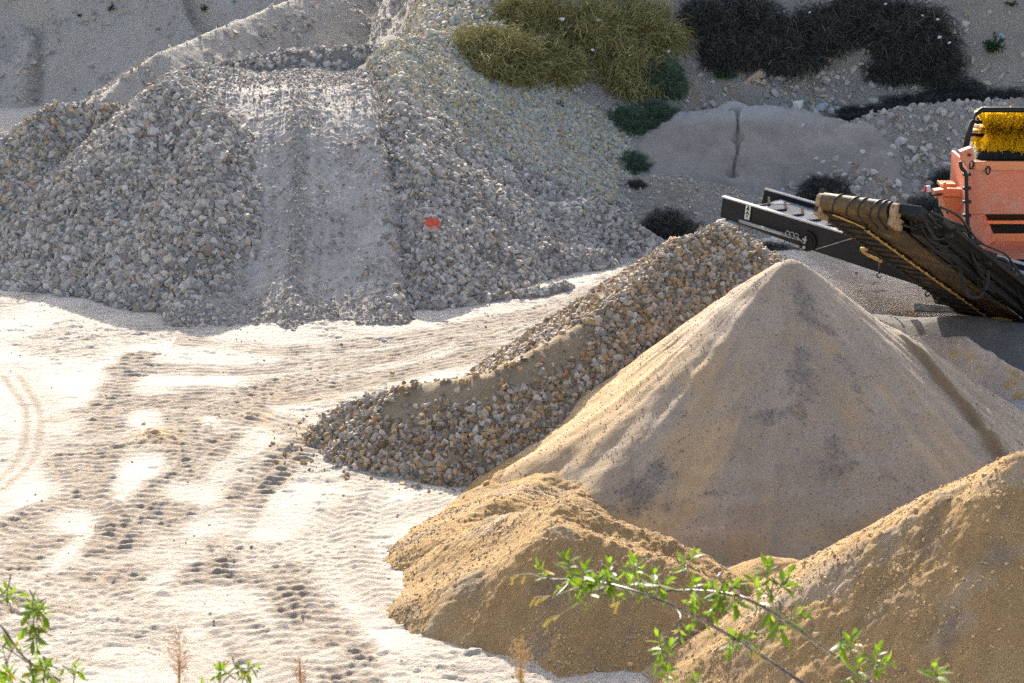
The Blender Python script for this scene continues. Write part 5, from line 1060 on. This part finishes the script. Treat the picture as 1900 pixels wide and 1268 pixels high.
def stalk(label, YP, x0, y0, h, spread, seed, mat='drystem', dense=1.0):
    rng = np.random.default_rng(seed); b0 = P(x0 + 4, 1340, YP); b = np.array([b0[0], YP - .2, float(ground_z(np.array(b0[0]), np.array(YP - .2)))]); root = empty('dry_stalk', tuple(b), label, 'plant')
    mb = MB(); top = P(x0, y0, YP); mb.tube(curve([top, P(x0 + 3, y0 + h * .5, YP), P(x0, y0 + h, YP), P(x0 + 4, 1340, YP), b], 24), list(np.linspace(.0007, .003, 24)), 6); mb.build('stem', M[mat], root)
    hb_ = MB()
    for k in range(int(60 * dense)):
        t = rng.random() ** .8; p = P(x0 + 3 * t, y0 + h * t, YP); l = spread / FPX * YP * (.25 + .75 * math.sin(pi * min(1, t * .9 + .12))) * rng.uniform(.5, 1.1); a = rng.uniform(-1, 1); d = unit([a, rng.uniform(-.7, .7), rng.uniform(.3, 1.0)])
        e = p + d * l; hb_.tube([p, p + d * l * .5 + np.array([0, 0, -.002]), e], [.0008, .0006, .0005], 4, False)
        for j in range(4): q = p + d * l * rng.uniform(.45, 1.05) + rng.normal(size=3) * .004; r_ = rng.uniform(.0012, .0026); hb_.tube([q - np.array([0, 0, r_]), q, q + np.array([0, 0, r_])], [r_ * .3, r_, r_ * .3], 5)
    hb_.build('seed_head', M[mat], root)
    return root
stalk('thin reddish dry stalk left of the leafy sprig', 5.6, 332, 1168, 110, 42, 1, dense=1.0)
stalk('faint pink dry stalk right of the leafy sprig', 5.9, 556, 1222, 60, 26, 2, dense=.6)
M['drybuff'] = plain('buff_seed_stalk', (.50, .34, .17), .7)
stalk('fluffy buff seed stalk in front of the front sand heap', 5.5, 964, 1190, 85, 34, 3, 'drybuff', 1.8)
# weeds on the slopes
def weed(px, py, hpx, label, seed, n=14, name='weed'):
    c = hit(px, py); dist = np.linalg.norm(c - CAMP); h = hpx / FPX * dist; rng = np.random.default_rng(seed); root = empty(name, tuple(c), label, 'weed', 'green weeds on the slopes'); lv = Leaves(); mb = MB()
    for k in range(n):
        d = unit([rng.uniform(-.9, .9), rng.uniform(-1, .1), rng.uniform(.3, 1)]); e = c + d * h * rng.uniform(.4, 1.0); mb.tube([c, (c + e) / 2 + np.array([0, 0, .02]), e], .006, 5)
        lv.rosette(e, d, 7, h * .42, rng, 1.0)
    mb.build('stems', M['weed'], root, attrs={'tint': [.5] * len(mb.v)}); lv.build('foliage', M['weed'], root)
weed(1842, 95, 30, 'dark green weed on the bare pale cliff', 1, 16); weed(1876, 12, 16, 'small green weed high on the pale cliff at the right', 2, 8); weed(1040, 200, 14, 'small green weed on the pale scree', 3, 8); weed(1150, 22, 14, 'bright green weed among the olive bushes', 4, 8)
weed(1340, 145, 20, 'green weed beside the flat slab', 5, 12); weed(205, 20, 14, 'green tuft on the far left slope', 6, 9); weed(150, 32, 10, 'small green tuft left on the far slope', 7, 7); weed(380, 20, 14, 'green tuft on the far slope close to the ridge', 8, 8); weed(1310, 15, 16, 'green weed among the dark bushes at the top edge', 9, 9)
